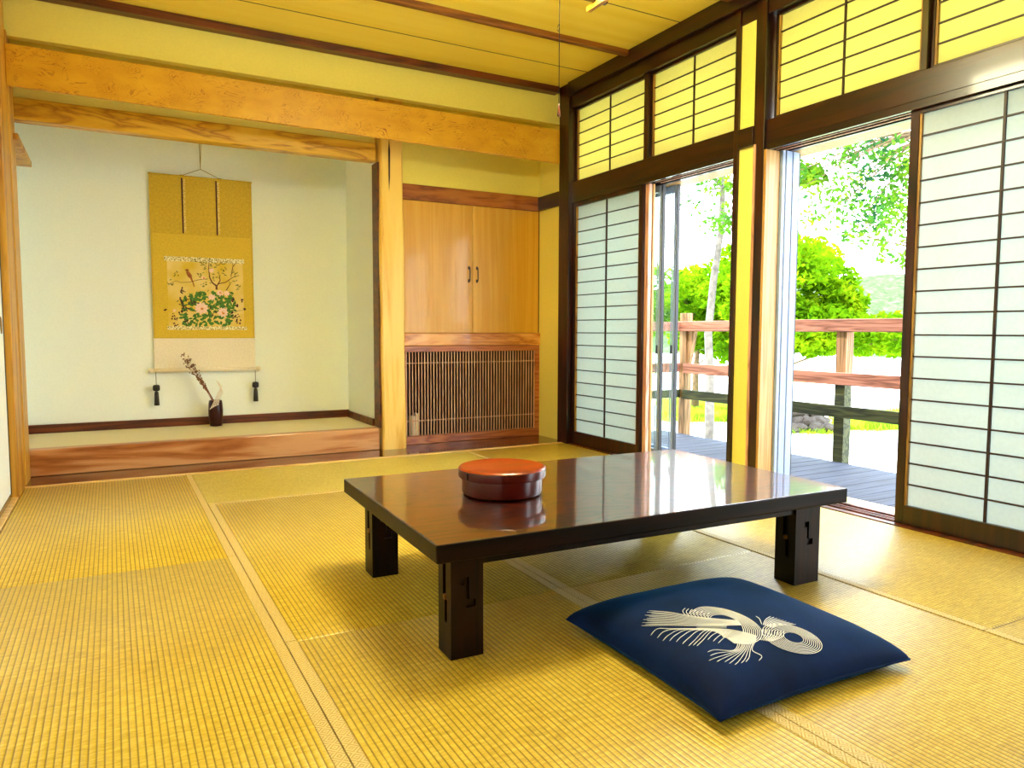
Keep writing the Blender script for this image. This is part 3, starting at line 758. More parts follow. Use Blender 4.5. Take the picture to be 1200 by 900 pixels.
    ob = bpy.data.objects.new('thread_motif', me); COL.objects.link(ob); ob.parent = t; ob['label'] = 'white bow motif of thin parallel lines'
    t.rotation_euler = (0, 0, CA)
def fabric():
    m, nt, b = newmat('navy_cotton')
    tc = N(nt, 'ShaderNodeTexCoord'); nz = N(nt, 'ShaderNodeTexNoise', i_Scale=7, i_Detail=3); nt.links.new(tc.outputs['Object'], nz.inputs['Vector'])
    nt.links.new(ramp(nt, [(.3, (0, 8, 46)), (.7, (0, 24, 78))], nz.outputs[0]), b.inputs['Base Color'])
    n2 = N(nt, 'ShaderNodeTexNoise', i_Scale=700, i_Detail=2); nt.links.new(tc.outputs['Object'], n2.inputs['Vector'])
    bump(nt, b, n2.outputs[0], .25, .0008)
    b.inputs['Roughness'].default_value = .75; b.inputs['Sheen Weight'].default_value = .35; b.inputs['Sheen Tint'].default_value = lin((0, 110, 170)); b.inputs['Specular IOR Level'].default_value = .12
    return m
M['navy'] = fabric(); M['thread'] = plain('white_thread', (246, 248, 252), .7)
cushion()

# ------------------------------------------------------------------ hanging scroll
SY = 6.098
def sp(px, py, y=SY): return on_plane(px, py, 1, y)
M['gold'] = plain('gold_brocade', (202, 168, 30), .6, var=.12, scale=60)
M['gold2'] = plain('gold_brocade_inner', (214, 182, 40), .6, var=.2, scale=240)
M['silk'] = None
def silk():
    m, nt, b = newmat('painted_silk')
    tc = N(nt, 'ShaderNodeTexCoord'); nz = N(nt, 'ShaderNodeTexNoise', i_Scale=5, i_Detail=3); nt.links.new(tc.outputs['Object'], nz.inputs['Vector'])
    nt.links.new(ramp(nt, [(.38, (218, 186, 48)), (.62, (232, 208, 128))], nz.outputs[0]), b.inputs['Base Color']); b.inputs['Roughness'].default_value = .7; return m
M['silk'] = silk()
M['linen'] = plain('linen', (234, 226, 206), .7, var=.08, scale=90)
M['speck'] = None
def speck():
    m, nt, b = newmat('speckled_band')
    tc = N(nt, 'ShaderNodeTexCoord'); nz = N(nt, 'ShaderNodeTexVoronoi', i_Scale=130); nt.links.new(tc.outputs['Object'], nz.inputs['Vector'])
    nt.links.new(ramp(nt, [(.25, (90, 84, 40)), (.42, (214, 190, 80)), (.6, (240, 234, 196))], nz.outputs[0]), b.inputs['Base Color']); b.inputs['Roughness'].default_value = .7; return m
M['speck'] = speck()
M['pt_dark'] = plain('ink_plum', (66, 16, 28), .7); M['pt_bark'] = plain('ink_bark', (96, 54, 26), .7, var=.3, scale=80)
M['pt_green'] = plain('ink_green', (66, 118, 34), .7, var=.5, scale=60); M['pt_olive'] = plain('ink_olive', (120, 118, 40), .7, var=.3, scale=60)
M['pt_pink'] = plain('ink_blossom', (242, 208, 190), .7, var=.08, scale=60); M['pt_orange'] = plain('ink_orange', (214, 132, 44), .7)
M['pt_bird'] = plain('ink_bird', (150, 84, 34), .7, var=.3, scale=90)
def scroll():
    c = sp(237, 430)
    t = thing('hanging_scroll', 'tall gold hanging scroll with bird and peony painting on the alcove wall', 'hanging scroll', (.64, SY, .55))
    x0, x1 = .28, 1.002
    zt, zb = 2.045, .592
    z_mid = .9+(.835-.9)*1.0283       # gold/linen border
    z_in0 = .9+(1.595-.9)*1.0283
    BX(x0, x1, SY, SY+.004, z_mid, zt).build('upper_mount', M['gold'], t)
    BX(x0, x1, SY, SY+.004, zb, z_mid).build('lower_mount', M['linen'], t)
    BX(x0+.012, x1-.012, SY-.0012, SY, z_mid+.006, z_in0).build('inner_mount', M['gold2'], t)
    pl_ = sp(196, 303); pr = sp(286, 384)
    px0, px1 = .385, .925
    pz1 = .9+(1.40-.9)*1.0283; pz0 = .9+(.925-.9)*1.0283
    pa = BX(px0, px1, SY-.0022, SY-.0012, pz0, pz1).build('painting', M['silk'], t)
    BX(px0-.02, px1+.01, SY-.002, SY-.0012, pz1, pz1+.035).build('speckled_band', M['speck'], t); BX(px0-.01, px1+.02, SY-.002, SY-.0012, pz0-.028, pz0).build('speckled_band', M['speck'], t)
    for x in (.505, .745):
        g = MB(); g.m = 0; g.box(x-.006, x+.004, SY-.004, SY-.0005, z_in0+.01, zt-.01); g.m = 1; g.box(x+.004, x+.022, SY-.004, SY-.0005, z_in0+.01, zt-.01)
        g.m = 2
        for i in range(22):
            zz = z_in0+.02+i*(zt-z_in0-.04)/22; g.box(x+.006, x+.012, SY-.0046, SY-.004, zz, zz+.008); g.box(x+.013, x+.019, SY-.0046, SY-.004, zz+.01, zz+.017)
        g.build('hanging_strip', [M['pt_dark'], M['gold2'], M['speck']], t)
    MB().tube([(x0-.004, SY, zt+.004), (x1+.004, SY, zt+.004)], .006, 8).build('top_rod', M['gold'], t, smooth=True)
    MB().tube([(x0-.035, SY-.008, zb), (x1+.03, SY-.008, zb)], .016, 14).build('bottom_roller', M['linen'], t, smooth=True)
    MB().tube([(x0-.044, SY-.008, zb), (x0-.006, SY-.008, zb)], .019, 14).build('roller_knob', M['iv'], t, smooth=True)
    MB().tube([(x1+.004, SY-.008, zb), (x1+.034, SY-.008, zb)], .017, 14).build('roller_knob', M['iv'], t, smooth=True)
    k = (.636, SY-.004, 2.112)
    h = MB(); h.tube([(.505, SY-.002, zt+.008), k], .0022, 5); h.tube([(.77, SY-.002, zt+.008), k], .0022, 5)
    h.tube([k, (.632, SY-.002, 2.40)], .0024, 5); h.tube([k, (.648, SY-.002, 2.40)], .0024, 5)
    h.tube([(.49, SY-.002, zt+.01), (.52, SY-.002, zt+.01)], .004, 6); h.tube([(.755, SY-.002, zt+.01), (.785, SY-.002, zt+.01)], .004, 6)
    h.build('hanging_cord', M['cord'], t)
    # painting: thin shapes laid on the silk, coordinates measured on the photo
    W = SY-.0023
    def q(a, b): p = sp(180+a/9, 290+b/9, W); return (p.x, p.z)
    S = (sp(181, 330, W)-sp(180, 330, W)).length/9
    def poly(mb, pts, d=.0004):
        mb.add([(x, W-d, z) for x, z in pts], [tuple(range(len(pts)))])
    def stroke(mb, pts, w, d=.0004):
        P_ = [Vector(q(*p)) for p in pts]; ws = w if isinstance(w, list) else [w]*len(pts); l = []; r = []
        for i, p in enumerate(P_):
            tt = (P_[min(i+1, len(P_)-1)]-P_[max(i-1, 0)]).normalized(); nn = Vector((-tt.y, tt.x))*ws[i]*S/2
            l.append(p+nn); r.append(p-nn)
        for i in range(len(P_)-1): poly(mb, [l[i], l[i+1], r[i+1], r[i]], d)
    def leaf(mb, a, b, ln, wd, an, d=.0004):
        cx_, cz = q(a, b); pts = []
        for u, v in ((-1, 0), (-.5, .8), (.2, 1), (1, 0), (.2, -1), (-.5, -.8)):
            x = u*ln*S; z = v*wd*S; pts.append((cx_+x*math.cos(an)-z*math.sin(an), cz+x*math.sin(an)+z*math.cos(an)))
        poly(mb, pts, d)
    rnd = random.Random(3)
    br = MB()
    stroke(br, [(665, 445), (662, 405), (620, 372), (592, 320), (580, 225), (588, 125)], [26, 22, 16, 14, 9, 6])
    stroke(br, [(668, 405), (702, 350), (692, 285), (680, 250)], [14, 11, 6, 4]); stroke(br, [(675, 385), (760, 368), (830, 318), (902, 294)], [12, 10, 8, 5])
    stroke(br, [(815, 310), (835, 205), (885, 140)], [8, 9, 4]); stroke(br, [(838, 200), (828, 150)], [6, 3])
    stroke(br, [(685, 190), (735, 145), (785, 150)], [5, 5, 3]); stroke(br, [(765, 455), (805, 390), (792, 350)], [12, 8, 3])
    stroke(br, [(240, 352), (290, 370), (380, 366), (480, 340), (570, 332)], [4, 5, 6, 6, 7]); stroke(br, [(150, 400), (190, 370), (240, 352)], [3, 4, 4])
    stroke(br, [(560, 200), (500, 165), (440, 140)], [5, 4, 2]); stroke(br, [(850, 690), (900, 665), (955, 665)], [6, 5, 3]); stroke(br, [(375, 480), (395, 530)], [3, 5])
    br.build('branches', M['pt_bark'], pa)
    ol = MB()
    for cx_, cy_, n_, s in ((500, 160, 8, 45), (620, 170, 8, 50), (560, 230, 7, 40), (740, 250, 12, 55), (650, 320, 8, 40), (490, 280, 7, 35), (860, 380, 7, 50), (880, 430, 5, 30), (220, 290, 5, 35), (180, 375, 6, 35), (745, 150, 4, 35), (860, 270, 7, 35), (545, 410, 9, 55), (440, 140, 4, 20), (830, 480, 4, 30)):
        for _ in range(n_): leaf(ol, cx_+rnd.gauss(0, s*.6), cy_+rnd.gauss(0, s*.45), rnd.uniform(10, 20), rnd.uniform(4, 8), rnd.uniform(-1.2, 1.2))
    ol.build('twig_leaves', M['pt_olive'], pa)
    gn = MB()
    for _ in range(230):
        a = rnd.uniform(290, 860); b = rnd.uniform(470, 822)
        if b < 560 and a < 430 and rnd.random() < .7: continue
        if b > 780 and rnd.random() < .2: continue
        leaf(gn, a, b, rnd.uniform(20, 40), rnd.uniform(10, 20), rnd.uniform(0, 6.28), .0005+.0003*rnd.random())
    gn.build('peony_leaves', M['pt_green'], pa)
    dk = MB()
    for cx_, cy_, n_, s in ((300, 450, 8, 26), (285, 545, 7, 24), (295, 610, 6, 24), (290, 680, 7, 26), (340, 650, 8, 50), (380, 560, 8, 45), (122, 655, 4, 14), (215, 745, 8, 34), (235, 800, 5, 24), (830, 555, 7, 24), (935, 555, 5, 16), (955, 650, 5, 18), (885, 605, 7, 28), (880, 725, 8, 40), (890, 785, 8, 36), (820, 700, 7, 34), (430, 590, 8, 40), (600, 700, 5, 60), (350, 790, 6, 40)):
        for _ in range(n_): leaf(dk, cx_+rnd.gauss(0, s*.5), cy_+rnd.gauss(0, s*.5), rnd.uniform(9, 18), rnd.uniform(5, 10), rnd.uniform(0, 3.1), .0009)
    dk.build('plum_leaves', M['pt_dark'], pa)
    fl = MB()
    for a, b, r_, n_ in ((505, 640, 82, 11), (730, 685, 66, 10), (615, 525, 46, 8), (700, 480, 44, 8), (770, 485, 40, 8), (610, 243, 32, 8), (525, 320, 26, 6), (220, 665, 22, 5)):
        for i in range(n_):
            an = i*6.283/n_+rnd.uniform(-.1, .1); leaf(fl, a+r_*.5*math.cos(an), b-r_*.42*math.sin(an), r_*.5, r_*.24, an, .0013+.0001*i)
    fl.build('blossoms', M['pt_pink'], pa)
    for a, b, r_ in ((508, 645, 16), (735, 690, 16), (525, 325, 12), (705, 480, 10)):
        oc = MB()
        for i in range(5): leaf(oc, a+rnd.uniform(-8, 8), b+rnd.uniform(-8, 8), r_, r_*.5, rnd.uniform(0, 3), .0028)
        oc.build('blossom_centre', M['pt_orange'], pa)
    bd = MB(); leaf(bd, 376, 290, 62, 24, -1.05, .0012); leaf(bd, 354, 240, 22, 17, .2, .0013); stroke(bd, [(395, 325), (415, 370), (428, 415)], [22, 12, 10], .0011); leaf(bd, 333, 236, 9, 3, 0, .0013)
    bd.build('bird', M['pt_bird'], pa)
M['cord'] = plain('braided_cord', (150, 128, 40), .7)
scroll()

def tassel(x, label, ztop=.592):
    z0 = .9+(.346-.9)*1.0283
    y = SY-.032
    t = thing('scroll_tassel', label, 'tassel', (x, y, z0), 'black tassels on the scroll roller')
    MB().tube([(x, SY-.008, ztop), (x, y, ztop-.02), (x, y, .485)], .0022, 6).build('cord', M['iron'], t)
    MB().lathe(x, y, [(.004, .488), (.018, .486), (.024, .478), (.025, .452), (.020, .442), (.006, .438)], 20).build('knot', M['iron'], t, smooth=True)
    MB().lathe(x, y, [(.005, .440), (.014, .432), (.017, .38), (.019, z0+.002), (.002, z0)], 20).build('fringe', M['iron'], t, smooth=True)
tassel(.285, 'black tassel weight hanging from the left end of the scroll roller')
tassel(.995, 'black tassel weight hanging from the right end of the scroll roller')

# ------------------------------------------------------------------ vase with dried stems
M['vase'] = plain('brown_glaze', (46, 5, 3), .3, spec=.3, coat=.1, var=.25, scale=20)
M['stem'] = plain('dried_stem', (136, 78, 66), .8); M['pod'] = plain('dried_pods', (120, 84, 52), .85, var=.4, scale=70); M['twig'] = plain('pale_twig', (222, 210, 190), .7)
def vase():
    vx, vy, z = .685, 5.985, .163
    t = thing('vase', 'small dark brown cylindrical vase standing in the alcove below the scroll', 'vase', (vx, vy, z))
    MB().lathe(vx, vy, [(.03, z+.001), (.043, z+.001), (.047, z+.02), (.0525, z+.09), (.0535, z+.12), (.050, z+.175), (.046, z+.196), (.043, z+.198), (.041, z+.192), (.044, z+.16), (.044, z+.10), (.002, z+.09)], 40).build('body', M['vase'], t, smooth=True)
    f = thing('dried_flowers', 'spray of dried reddish brown flower stems leaning left in the vase', 'dried flowers', (vx, vy, z+.1))
    st = MB(); pd = MB(); rnd = random.Random(11)
    for i in range(9):
        a = rnd.uniform(-.02, .02); tip = Vector((vx-.19-rnd.uniform(-.05, .06), vy-.03+rnd.uniform(-.05, .05), z+.53+rnd.uniform(-.09, .03)))
        if i > 5: tip = Vector((vx-.06-rnd.uniform(0, .06), vy-.02+rnd.uniform(-.04, .04), z+.36+rnd.uniform(-.04, .06)))
        p0 = Vector((vx+.02+a*.5, vy+a, z+.10)); p1 = Vector((vx-.01+a, vy-.01, z+.21)); pts = []
        for k in range(13):
            s = k/12; pts.append((p0*(1-s)+p1*s)*(1-s)+(p1*(1-s)+tip*s)*s)
        st.tube(pts, [.0022*(1-.6*k/12) for k in range(13)], 5)
        for k in range(7 if i < 6 else 10, 13):
            for _ in range(2 if k < 11 else 6):
                s = Vector((rnd.gauss(0, 1), rnd.gauss(0, 1), rnd.gauss(0, 1))).normalized()*rnd.uniform(.006, .024 if k > 10 else .014)
                q = pts[k]+s; st.tube([pts[k], q], .0008, 3)
                pd.lathe(q.x, q.y, [(.001, q.z-.005), (.0045, q.z-.002), (.0045, q.z+.002), (.001, q.z+.006)], 5)
    st.build('stems', M['stem'], f); pd.build('pods', M['pod'], f)
    w = MB()
    for i in range(5):
        w.tube([(vx+.01*i-.02, vy-.04, z+.175), (vx+.008*i-.01, vy-.047, z+.20), (vx+.02+.008*i, vy-.03, z+.26), (vx+.05-.01*i, vy-.03, z+.31+.01*i)], .0022, 5)
        w.tube([(vx-.045+.012*i, vy-.052, z+.135+.008*i), (vx-.028+.010*i, vy-.056, z+.165), (vx-.012+.008*i, vy-.047, z+.20)], .003, 5)
    w.build('pale_twigs', M['twig'], f)
vase()

# ------------------------------------------------------------------ ceiling pendant lamp and pull cord
M['shade'] = None
def lampglow():
    m, nt, b = newmat('lamp_diffuser'); b.inputs['Base Color'].default_value = lin((240, 225, 190))
    b.inputs['Emission Color'].default_value = (1, .93, .60, 1); b.inputs['Emission Strength'].default_value = LAMP_E; return m
LAMP_E = 21
M['shade'] = lampglow()
def lamp():
    x0, x1, y0, y1 = 1.31, 1.87, 2.16, 2.66
    z = 2.26
    t = thing('pendant_lamp', 'square wooden framed ceiling lamp, one corner showing at the top edge', 'ceiling lamp', ((x0+x1)/2, (y0+y1)/2, z))
    f = MB()
    for y_ in (y0+.03, y1-.03): BX(x0-.02, x1+.02, y_-.012, y_+.012, z+.02, z+.045).build('cross_bar', M['dark'], t)
    for x_ in (x0+.03, x1-.03): BX(x_-.010, x_+.010, y0-.02, y1+.03, z, z+.02).build('lower_bar', M['pillar'], t)
    f = MB()
    for a in (x0+.03, x1-.03):
        for b in (y0+.03, y1-.03): f.box(a-.010, a+.010, b-.010, b+.010, z+.045, z+.16)
    for y_ in (y0+.03, y1-.03): f.box(x0, x1, y_-.010, y_+.010, z+.16, z+.18)
    for x_ in (x0+.03, x1-.03): f.box(x_-.010, x_+.010, y0, y1, z+.16, z+.18)
    f.build('upper_frame', M['dark'], t)
    BX(x0+.045, x1-.045, y0+.045, y1-.045, z+.03, z+.155).build('shade', M['shade'], t, bevel=.01)
    MB().tube([((x0+x1)/2, (y0+y1)/2, z+.15), ((x0+x1)/2, (y0+y1)/2, ZC)], .006, 8).build('suspension', M['iron'], t)
    MB().lathe((x0+x1)/2, (y0+y1)/2, [(.02, ZC-.03), (.045, ZC-.022), (.05, ZC)], 24).build('ceiling_cap', M['iron'], t, smooth=True)
lamp()
p = on_plane(655, 118, 1, 2.56); cx_, cy_ = p.x, p.y
zb_ = on_plane(655, 137, 1, 2.56).z
t = thing('pull_cord', 'thin dark light pull cord with a small toggle hanging near the corner', 'pull cord', (cx_, cy_, zb_))
M['pull'] = plain('dark_pull_cord', (8, 5, 3), .9, spec=.05)
MB().tube([(cx_, cy_, zb_+.05), (cx_, cy_, 2.30)], .0016, 6).build('cord', M['pull'], t)
zk = on_plane(655, 28, 1, 2.56).z
MB().tube([(cx_, cy_, zk), (cx_-.008, cy_, zk-.010), (cx_-.011, cy_, zk-.026), (cx_-.005, cy_, zk-.030), (cx_-.001, cy_, zk-.016), (cx_, cy_, zk)], .0013, 6).build('loop_knot', M['pull'], t)
MB().lathe(cx_, cy_, [(.001, zb_), (.006, zb_+.002), (.0065, zb_+.012), (.003, zb_+.04), (.001, zb_+.055)], 14).build('toggle', M['trim'], t, smooth=True)

# ------------------------------------------------------------------ unseen front of the room: wall with a wide opening
struct(BX(-.75, 3.36, YF-.1, YF, -.14, ZC).build('wall_front', M['trim']))
struct(BX(-.75, -.5, YF, -.9, -.1, 2.9).build('wall_left_near', M['trim']))
struct(BX(-.75, -.5, -.9, .92, 1.94, 2.9).build('wall_left_over', M['plaster']))
struct(BX(-.75, -.63, .92, 6.2, -.1, 2.9).build('wall_left_outer', M['plaster']))

# ------------------------------------------------------------------ roof with deep eave
rf = MB(); rf.prism([(-1.3, 2.86), (3.36, 2.86), (3.37, 2.56), (4.02, 2.36), (4.06, 2.44), (.6, 3.9), (-1.3, 3.2)], 1, -4, 7.5)
# prism axis=1 takes (x,z)
struct(rf.build('roof', M['ceiling']))

# ------------------------------------------------------------------ deck and railing
DX0, DX1, DZ = 3.55, 4.86, -.10
dk = thing('deck', 'grey weathered plank deck outside the doorways', 'deck', (4.2, 3, DZ-.3))
nb = 0
y_ = -1.0
while y_ < 5.7:
    BX(DX0, DX1+random.uniform(-.006, .006), y_+.003, y_+.117, DZ-.035, DZ+random.uniform(-.001, .001)).build('plank', M['deck'], dk, bevel=.003)
    y_ += .12
fr = MB(); fr.box(DX0, DX1-.04, -1, -.9, DZ-.18, DZ-.036); fr.box(DX1-.06, DX1-.02, -1, 5.7, DZ-.18, DZ-.036); fr.box(DX0, DX0+.05, -1, 5.7, DZ-.18, DZ-.036); fr.build('joists', M['fence_shade'], dk)
pf = MB()
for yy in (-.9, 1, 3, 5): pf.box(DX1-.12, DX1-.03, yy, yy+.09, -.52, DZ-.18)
pf.build('footings', M['fence_shade'], dk)

rl = thing('railing', 'weathered wooden deck railing with three horizontal rails', 'railing', (4.88, 3.7, DZ-.2))
RX = 4.86
for yy, zt in ((5.44, 1.07), (3.68, .895), (1.85, .895), (.0, .895)):
    BX(RX, RX+.085, yy-.045, yy+.045, .56, zt).build('rail_post', M['fence_post'], rl, bevel=.004)
    BX(RX-.002, RX+.083, yy-.044, yy+.044, DZ-.2, .56).build('post_base', M['fence_shade'] if yy < 5 else M['fence_post'], rl, bevel=.004)['label'] = 'lower half of the post, painted dark for eave shade' if yy < 5 else 'lower half of the corner post'  # dark block paints the eave shade below the middle rail
BX(RX-.02, RX+.075, -.9, 5.50, .895, .992).build('top_rail', M['fence'], rl, bevel=.006)
BX(RX-.03, RX, -.9, 5.40, .492, .588).build('middle_rail', M['fence'], rl, bevel=.005)
BX(RX-.03, RX, -.9, 5.40, .245, .335).build('lower_rail', M['fence_shade'], rl, bevel=.005)  # lower rail carries the same painted eave shade
MB().prism([(5.30, .90), (5.40, .90), (5.47, .25), (5.44, .25)], 0, RX+.02, RX+.06).build('corner_brace', M['fence_post'], rl)
# return of the railing along the far end
BX(3.6, RX, 5.46, 5.50, .895, .985).build('top_rail', M['fence'], rl, bevel=.006); BX(3.6, RX, 5.46, 5.49, .50, .59).build('middle_rail', M['fence'], rl, bevel=.005)
BX(3.6, RX, 5.46, 5.49, .25, .33).build('lower_rail', M['fence_shade'], rl, bevel=.005)

# ------------------------------------------------------------------ garden
GZ = -.5
def groundmat():
    m, nt, b = newmat('pale_gravel')
    tc = N(nt, 'ShaderNodeTexCoord'); n1 = N(nt, 'ShaderNodeTexNoise', i_Scale=.35, i_Detail=5); nt.links.new(tc.outputs['Object'], n1.inputs['Vector'])
    n2 = N(nt, 'ShaderNodeTexNoise', i_Scale=20, i_Detail=5); nt.links.new(tc.outputs['Object'], n2.inputs['Vector'])
    a = ramp(nt, [(.3, (222, 222, 212)), (.7, (240, 241, 236))], n2.outputs[0])
    g = ramp(nt, [(.3, (170, 186, 60)), (.7, (214, 222, 110))], n2.outputs[0])
    k = ramp(nt, [(.56, (0, 0, 0, 1)), (.64, (1, 1, 1, 1))], n1.outputs[0])
    mi = N(nt, 'ShaderNodeMix', data_type='RGBA'); nt.links.new(k, mi.inputs[0]); nt.links.new(a, mi.inputs[6]); nt.links.new(g, mi.inputs[7])
    nt.links.new(mi.outputs[2], b.inputs['Base Color']); b.inputs['Roughness'].default_value = .95; return m
M['ground'] = groundmat()
g = MB(); n = 24
vs = []; fs = []
for i in range(n+1):
    for j in range(n+1):
        x = -60+180*i/n; y = -60+200*j/n
        vs.append((x, y, GZ))
for i in range(n):
    for j in range(n): a = i*(n+1)+j; fs.append((a, a+1, a+n+2, a+n+1))
struct(g.add(vs, fs).build('ground', M['ground']))

# hillside far behind
M['hill'] = leafmat('hill_foliage', [(58, 74, 50), (78, 90, 62), (98, 108, 84)], .1, 1.2)
def hill():
    vs = []; fs = []; nu, nv = 60, 24
    for i in range(nu+1):
        for j in range(nv+1):
            d = 42+j*3.2; an = R(5)+R(80)*i/nu
            x = d*math.sin(an); y = d*math.cos(an)
            prof = (.5-.5*math.cos(min(1, j/nv)*math.pi))
            hgt = 9.5*prof*(.45+.75*(i/nu)) + 1.6*noise.noise(Vector((x*.12, y*.12, 0))) + 1.4*noise.noise(Vector((x*.5, y*.5, 3)))*min(1, j/4)
            vs.append((x, y, GZ-.4+max(0, hgt)))
    for i in range(nu):
        for j in range(nv): a = i*(nv+1)+j; fs.append((a, a+1, a+nv+2, a+nv+1))
    o = MB().add(vs, fs).build('hillside', M['hill'], smooth=True); struct(o)
hill()

M['bark'] = plain('pale_bark', (92, 86, 80), .8, var=.4, scale=14); M['bark2'] = plain('brown_bark', (110, 88, 62), .85, var=.3, scale=14)
M['leaf'] = leafmat('bright_leaves', [(50, 100, 12), (104, 148, 12), (164, 186, 24)], .5, 2.6)
M['leaf2'] = leafmat('canopy_leaves', [(22, 66, 56), (70, 116, 30), (128, 156, 30)], .5, 1.6)
def leaves(mb, centre, rad, n, size, rnd, shell=.55):
    cx, cy, cz = centre
    for _ in range(n):
        d = Vector((rnd.gauss(0, 1), rnd.gauss(0, 1), rnd.gauss(0, 1))).normalized()*(shell+(1-shell)*rnd.random()**.6)
        c = Vector((cx+d.x*rad[0], cy+d.y*rad[1], cz+d.z*rad[2]))
        a = Vector((rnd.gauss(0, 1), rnd.gauss(0, 1), rnd.gauss(0, .7))).normalized(); b = a.cross(Vector((rnd.gauss(0, 1), rnd.gauss(0, 1), rnd.gauss(0, 1)))).normalized()
        s = size*rnd.uniform(.6, 1.3)
        mb.add([c-a*s, c-a*.1*s+b*.42*s, c+a*s, c-a*.1*s-b*.42*s], [(0, 1, 2, 3)])
def tree(name, label, cat, base, clumps, trunk, leafm, barkm, size=.06, seed=1, tr=.07, group=None):
    rnd = random.Random(seed)
    t = thing(name, label, cat, tuple(base), group)
    b = MB(); tp = [Vector(p) for p in trunk]; n_ = len(tp)
    b.tube(tp, [tr*(1-.6*i/(n_-1)) for i in range(n_)], 8)
    for c, r_, k in clumps:
        c = Vector(c); q = min(tp[1:], key=lambda p: (p-c).length); mid = (q+c)/2+Vector((0, 0, .1))
        b.tube([q, mid, c], [min(.016, tr*.35), .011, .004], 5)
    b.build('trunk', barkm, t, smooth=True)
    l = MB()
    for c, r_, k in clumps: leaves(l, c, r_, k, size, rnd)
    l.build('foliage', leafm, t)
    return t
def A(px, py, d): return tuple(at(px, py, d))
def clumpset(px0, px1, pyt, pyb, dist, n, rad, k, seed):
    """clumps filling the outline of a crown, as seen, with real depth"""
    rnd = random.Random(seed); out = []
    for _ in range(n):
        x = rnd.uniform(px0, px1); s = (x-px0)/(px1-px0); yt = pyt[0]+(pyt[1]-pyt[0])*s; yb = pyb[0]+(pyb[1]-pyb[0])*s
        y = rnd.uniform(yt, yb); d = dist+rnd.uniform(-.9, .9)
        r_ = rad*rnd.uniform(.7, 1.2); out.append((A(x, y, d), (r_, r_, r_*.7), k))
    return out
def gb(px, d): p = at(px, 450, d); return Vector((p.x, p.y, GZ))
b0 = gb(880, 11.5)
tree('leafy_tree', 'bright green low tree beyond the railing, left part of the right doorway', 'tree', b0,
     clumpset(872, 990, (285, 300), (405, 400), 11.3, 26, .42, 520, 5)+clumpset(985, 1062, (345, 380), (400, 410), 10.8, 12, .32, 420, 6)+clumpset(915, 955, (275, 290), (300, 310), 11.3, 4, .32, 420, 8),
     [b0, b0+Vector((.1, 0, .7)), b0+Vector((.15, .1, 1.5)), b0+Vector((.3, 0, 2.2))], M['leaf'], M['bark2'], .062, 21)
b1 = gb(815, 13)
tree('leafy_bush', 'bright green bush behind the birch trunk in the left doorway', 'bush', b1,
     clumpset(770, 880, (325, 318), (400, 408), 12.8, 30, .42, 520, 15), [b1, b1+Vector((0, 0, .8)), b1+Vector((.1, 0, 1.6))], M['leaf'], M['bark2'], .065, 22)
# birch
bt = [(831, 520), (832, 450), (830, 390), (836, 330), (845, 270), (847, 220), (843, 160), (846, 90)]
D = 9.8
tp = [at(x, y, D) for x, y in bt]; tp[0].z = GZ
tree('birch_tree', 'slender pale birch trunk with sparse leaves in the left doorway', 'tree', tp[0],
     clumpset(800, 868, (185, 175), (265, 250), D, 9, .26, 34, 31)+clumpset(836, 862, (195, 195), (290, 290), D, 6, .18, 70, 32)+clumpset(780, 900, (60, 60), (170, 170), D, 10, .4, 90, 33), tp, M['leaf2'], M['bark'], .045, 23, tr=.06)
# tall canopy tree whose branches hang into the right doorway
b2 = gb(1120, 9.5)
br_ = [b2, b2+Vector((0, 0, 2)), b2+Vector((-.2, .1, 3.6)), b2+Vector((-.6, .3, 4.8))]
tree('canopy_tree', 'tall tree whose sparse leafy branches hang into the top of the right doorway', 'tree', b2,
     clumpset(1010, 1075, (150, 150), (290, 300), 9.3, 16, .30, 110, 41)+clumpset(925, 1010, (150, 140), (240, 270), 9.2, 16, .32, 60, 42)+clumpset(925, 960, (180, 170), (215, 215), 9.2, 5, .2, 130, 43)+clumpset(990, 1010, (260, 260), (285, 285), 8.8, 1, .14, 30, 44)+clumpset(900, 1150, (20, 20), (130, 130), 9.3, 16, .45, 120, 45),
     br_, M['leaf2'], M['bark2'], .042, 24, tr=.12)
# small shrub, grass tufts, stones
M['grass'] = leafmat('grass_blades', [(110, 160, 40), (170, 200, 50), (214, 222, 90)], .4, 3)
def tufts(px0, px1, py0, py1, n, label, seed, h=.12):
    rnd = random.Random(seed); mb = MB()
    for _ in range(n):
        p = on_plane(rnd.uniform(px0, px1), rnd.uniform(py0, py1), 2, GZ)
        for k in range(3):
            a = rnd.uniform(0, 6.28); w = .012; ln = Vector((rnd.gauss(0, .04), rnd.gauss(0, .04), h*rnd.uniform(.5, 1.2)))
            d = Vector((math.cos(a)*w, math.sin(a)*w, 0)); q = p+Vector((rnd.gauss(0, .08), rnd.gauss(0, .08), 0))
            mb.add([q-d, q+d, q+ln], [(0, 1, 2)])
    o = mb.build('grass', M['grass']); tag(o, label, 'grass', kind='stuff'); return recentre(o)
tufts(780, 870, 470, 494, 4200, 'patch of sunlit green grass at the foot of the birch', 51)
tufts(985, 1100, 486, 503, 4200, 'strip of green grass behind the railing in the right doorway', 52)
tufts(900, 975, 501, 507, 500, 'thin grass fringe in front of the stone heap', 53, .07)
M['stone'] = plain('grey_stone', (84, 74, 68), .85, var=.4, scale=9)
rnd = random.Random(5)
stn = ['pale rounded', 'flat grey', 'cracked brownish', 'small angular', 'large smooth', 'tilted slab-like']
cnt = 0
me0 = []
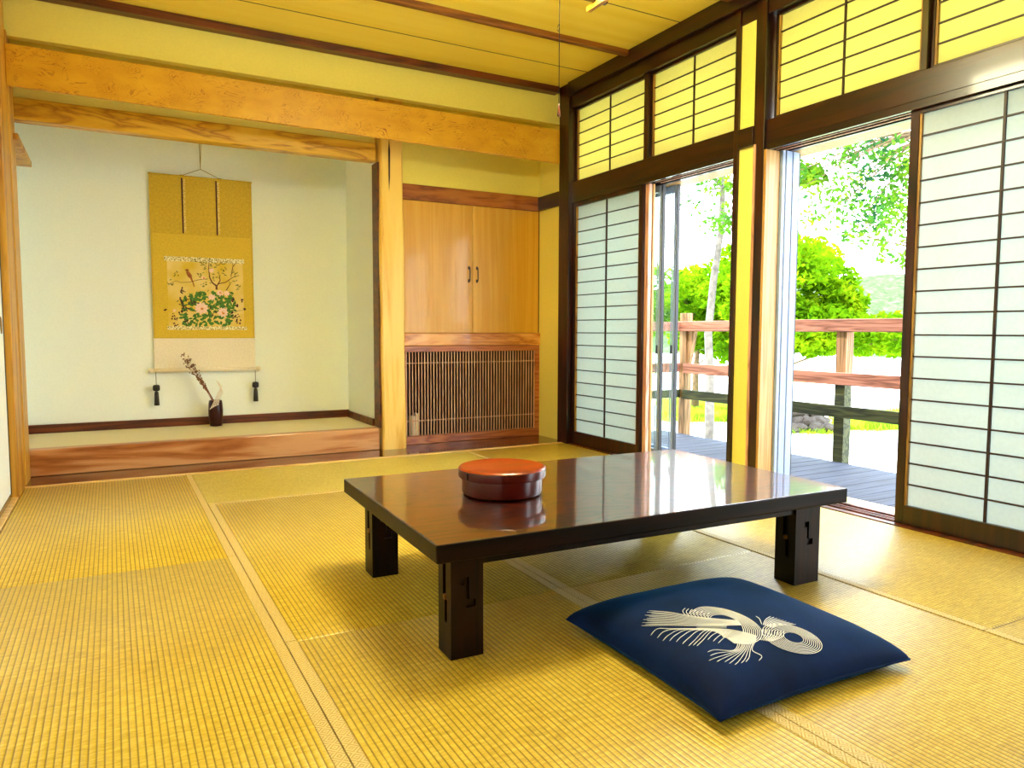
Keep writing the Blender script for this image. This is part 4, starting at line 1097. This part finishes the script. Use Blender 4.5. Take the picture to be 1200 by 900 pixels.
for v in range(4):
    bm = bmesh.new(); bmesh.ops.create_icosphere(bm, subdivisions=2, radius=1)
    for w in bm.verts: w.co *= 1+.45*noise.noise(w.co*1.1+Vector((v*7, 0, 0))); w.co.z *= .75
    me = bpy.data.meshes.new('rock'); bm.to_mesh(me); bm.free(); me.materials.append(M['stone']); me0.append(me)
for row, nrow, zz in ((0, 7, 0), (1, 6, .12), (2, 5, .24)):
    for i in range(nrow):
        p = on_plane(910+row*5+i*(60-row*10)/max(1, nrow-1), 506-row*2.6, 2, GZ)
        s = rnd.uniform(.085, .105)
        o = bpy.data.objects.new('rock', me0[rnd.randrange(4)]); COL.objects.link(o); o.location = (p.x+rnd.uniform(-.03, .03), p.y+rnd.uniform(-.05, .05), GZ+.06+zz*.55)
        o.scale = (s*1.1, s*1.1, s); o.rotation_euler = (rnd.uniform(-.4, .4), rnd.uniform(-.4, .4), rnd.uniform(0, 6))
        tag(o, 'grey brown stone in the rock heap beyond the deck railing', 'stone', 'stones in the heap beyond the railing')

# ------------------------------------------------------------------ light
w = bpy.data.worlds.new('world'); scn.world = w; w.use_nodes = True; nt = w.node_tree
bg = nt.nodes['Background']
tc = N(nt, 'ShaderNodeTexCoord'); sx = N(nt, 'ShaderNodeSeparateXYZ'); nt.links.new(tc.outputs['Generated'], sx.inputs[0])
nt.links.new(ramp(nt, [(.0, (.92, .96, 1, 1)), (.25, (.88, .94, 1, 1)), (.8, (.62, .80, 1, 1))], sx.outputs[2]), bg.inputs[0])
bg.inputs[1].default_value = 3.1
sd = bpy.data.lights.new('sun', 'SUN'); sd.energy = 3.0; sd.angle = R(.8); sd.color = (1, .95, .85)
so = bpy.data.objects.new('sun', sd); COL.objects.link(so)
dirv = Vector((.36, .28, -.93)).normalized()
so.rotation_euler = dirv.to_track_quat('-Z', 'Y').to_euler(); so.location = (-5, -5, 12)

scn.view_settings.view_transform = 'Standard'; scn.view_settings.look = 'None'
scn.view_settings.exposure = 1.9; scn.view_settings.gamma = 1; scn.view_settings.use_curve_mapping = False
cy = scn.cycles
cy.use_denoising = True; cy.max_bounces = 12; cy.diffuse_bounces = 8; cy.glossy_bounces = 5; cy.transmission_bounces = 8; cy.transparent_max_bounces = 12
cy.sample_clamp_indirect = 12; cy.caustics_reflective = False; cy.caustics_refractive = False
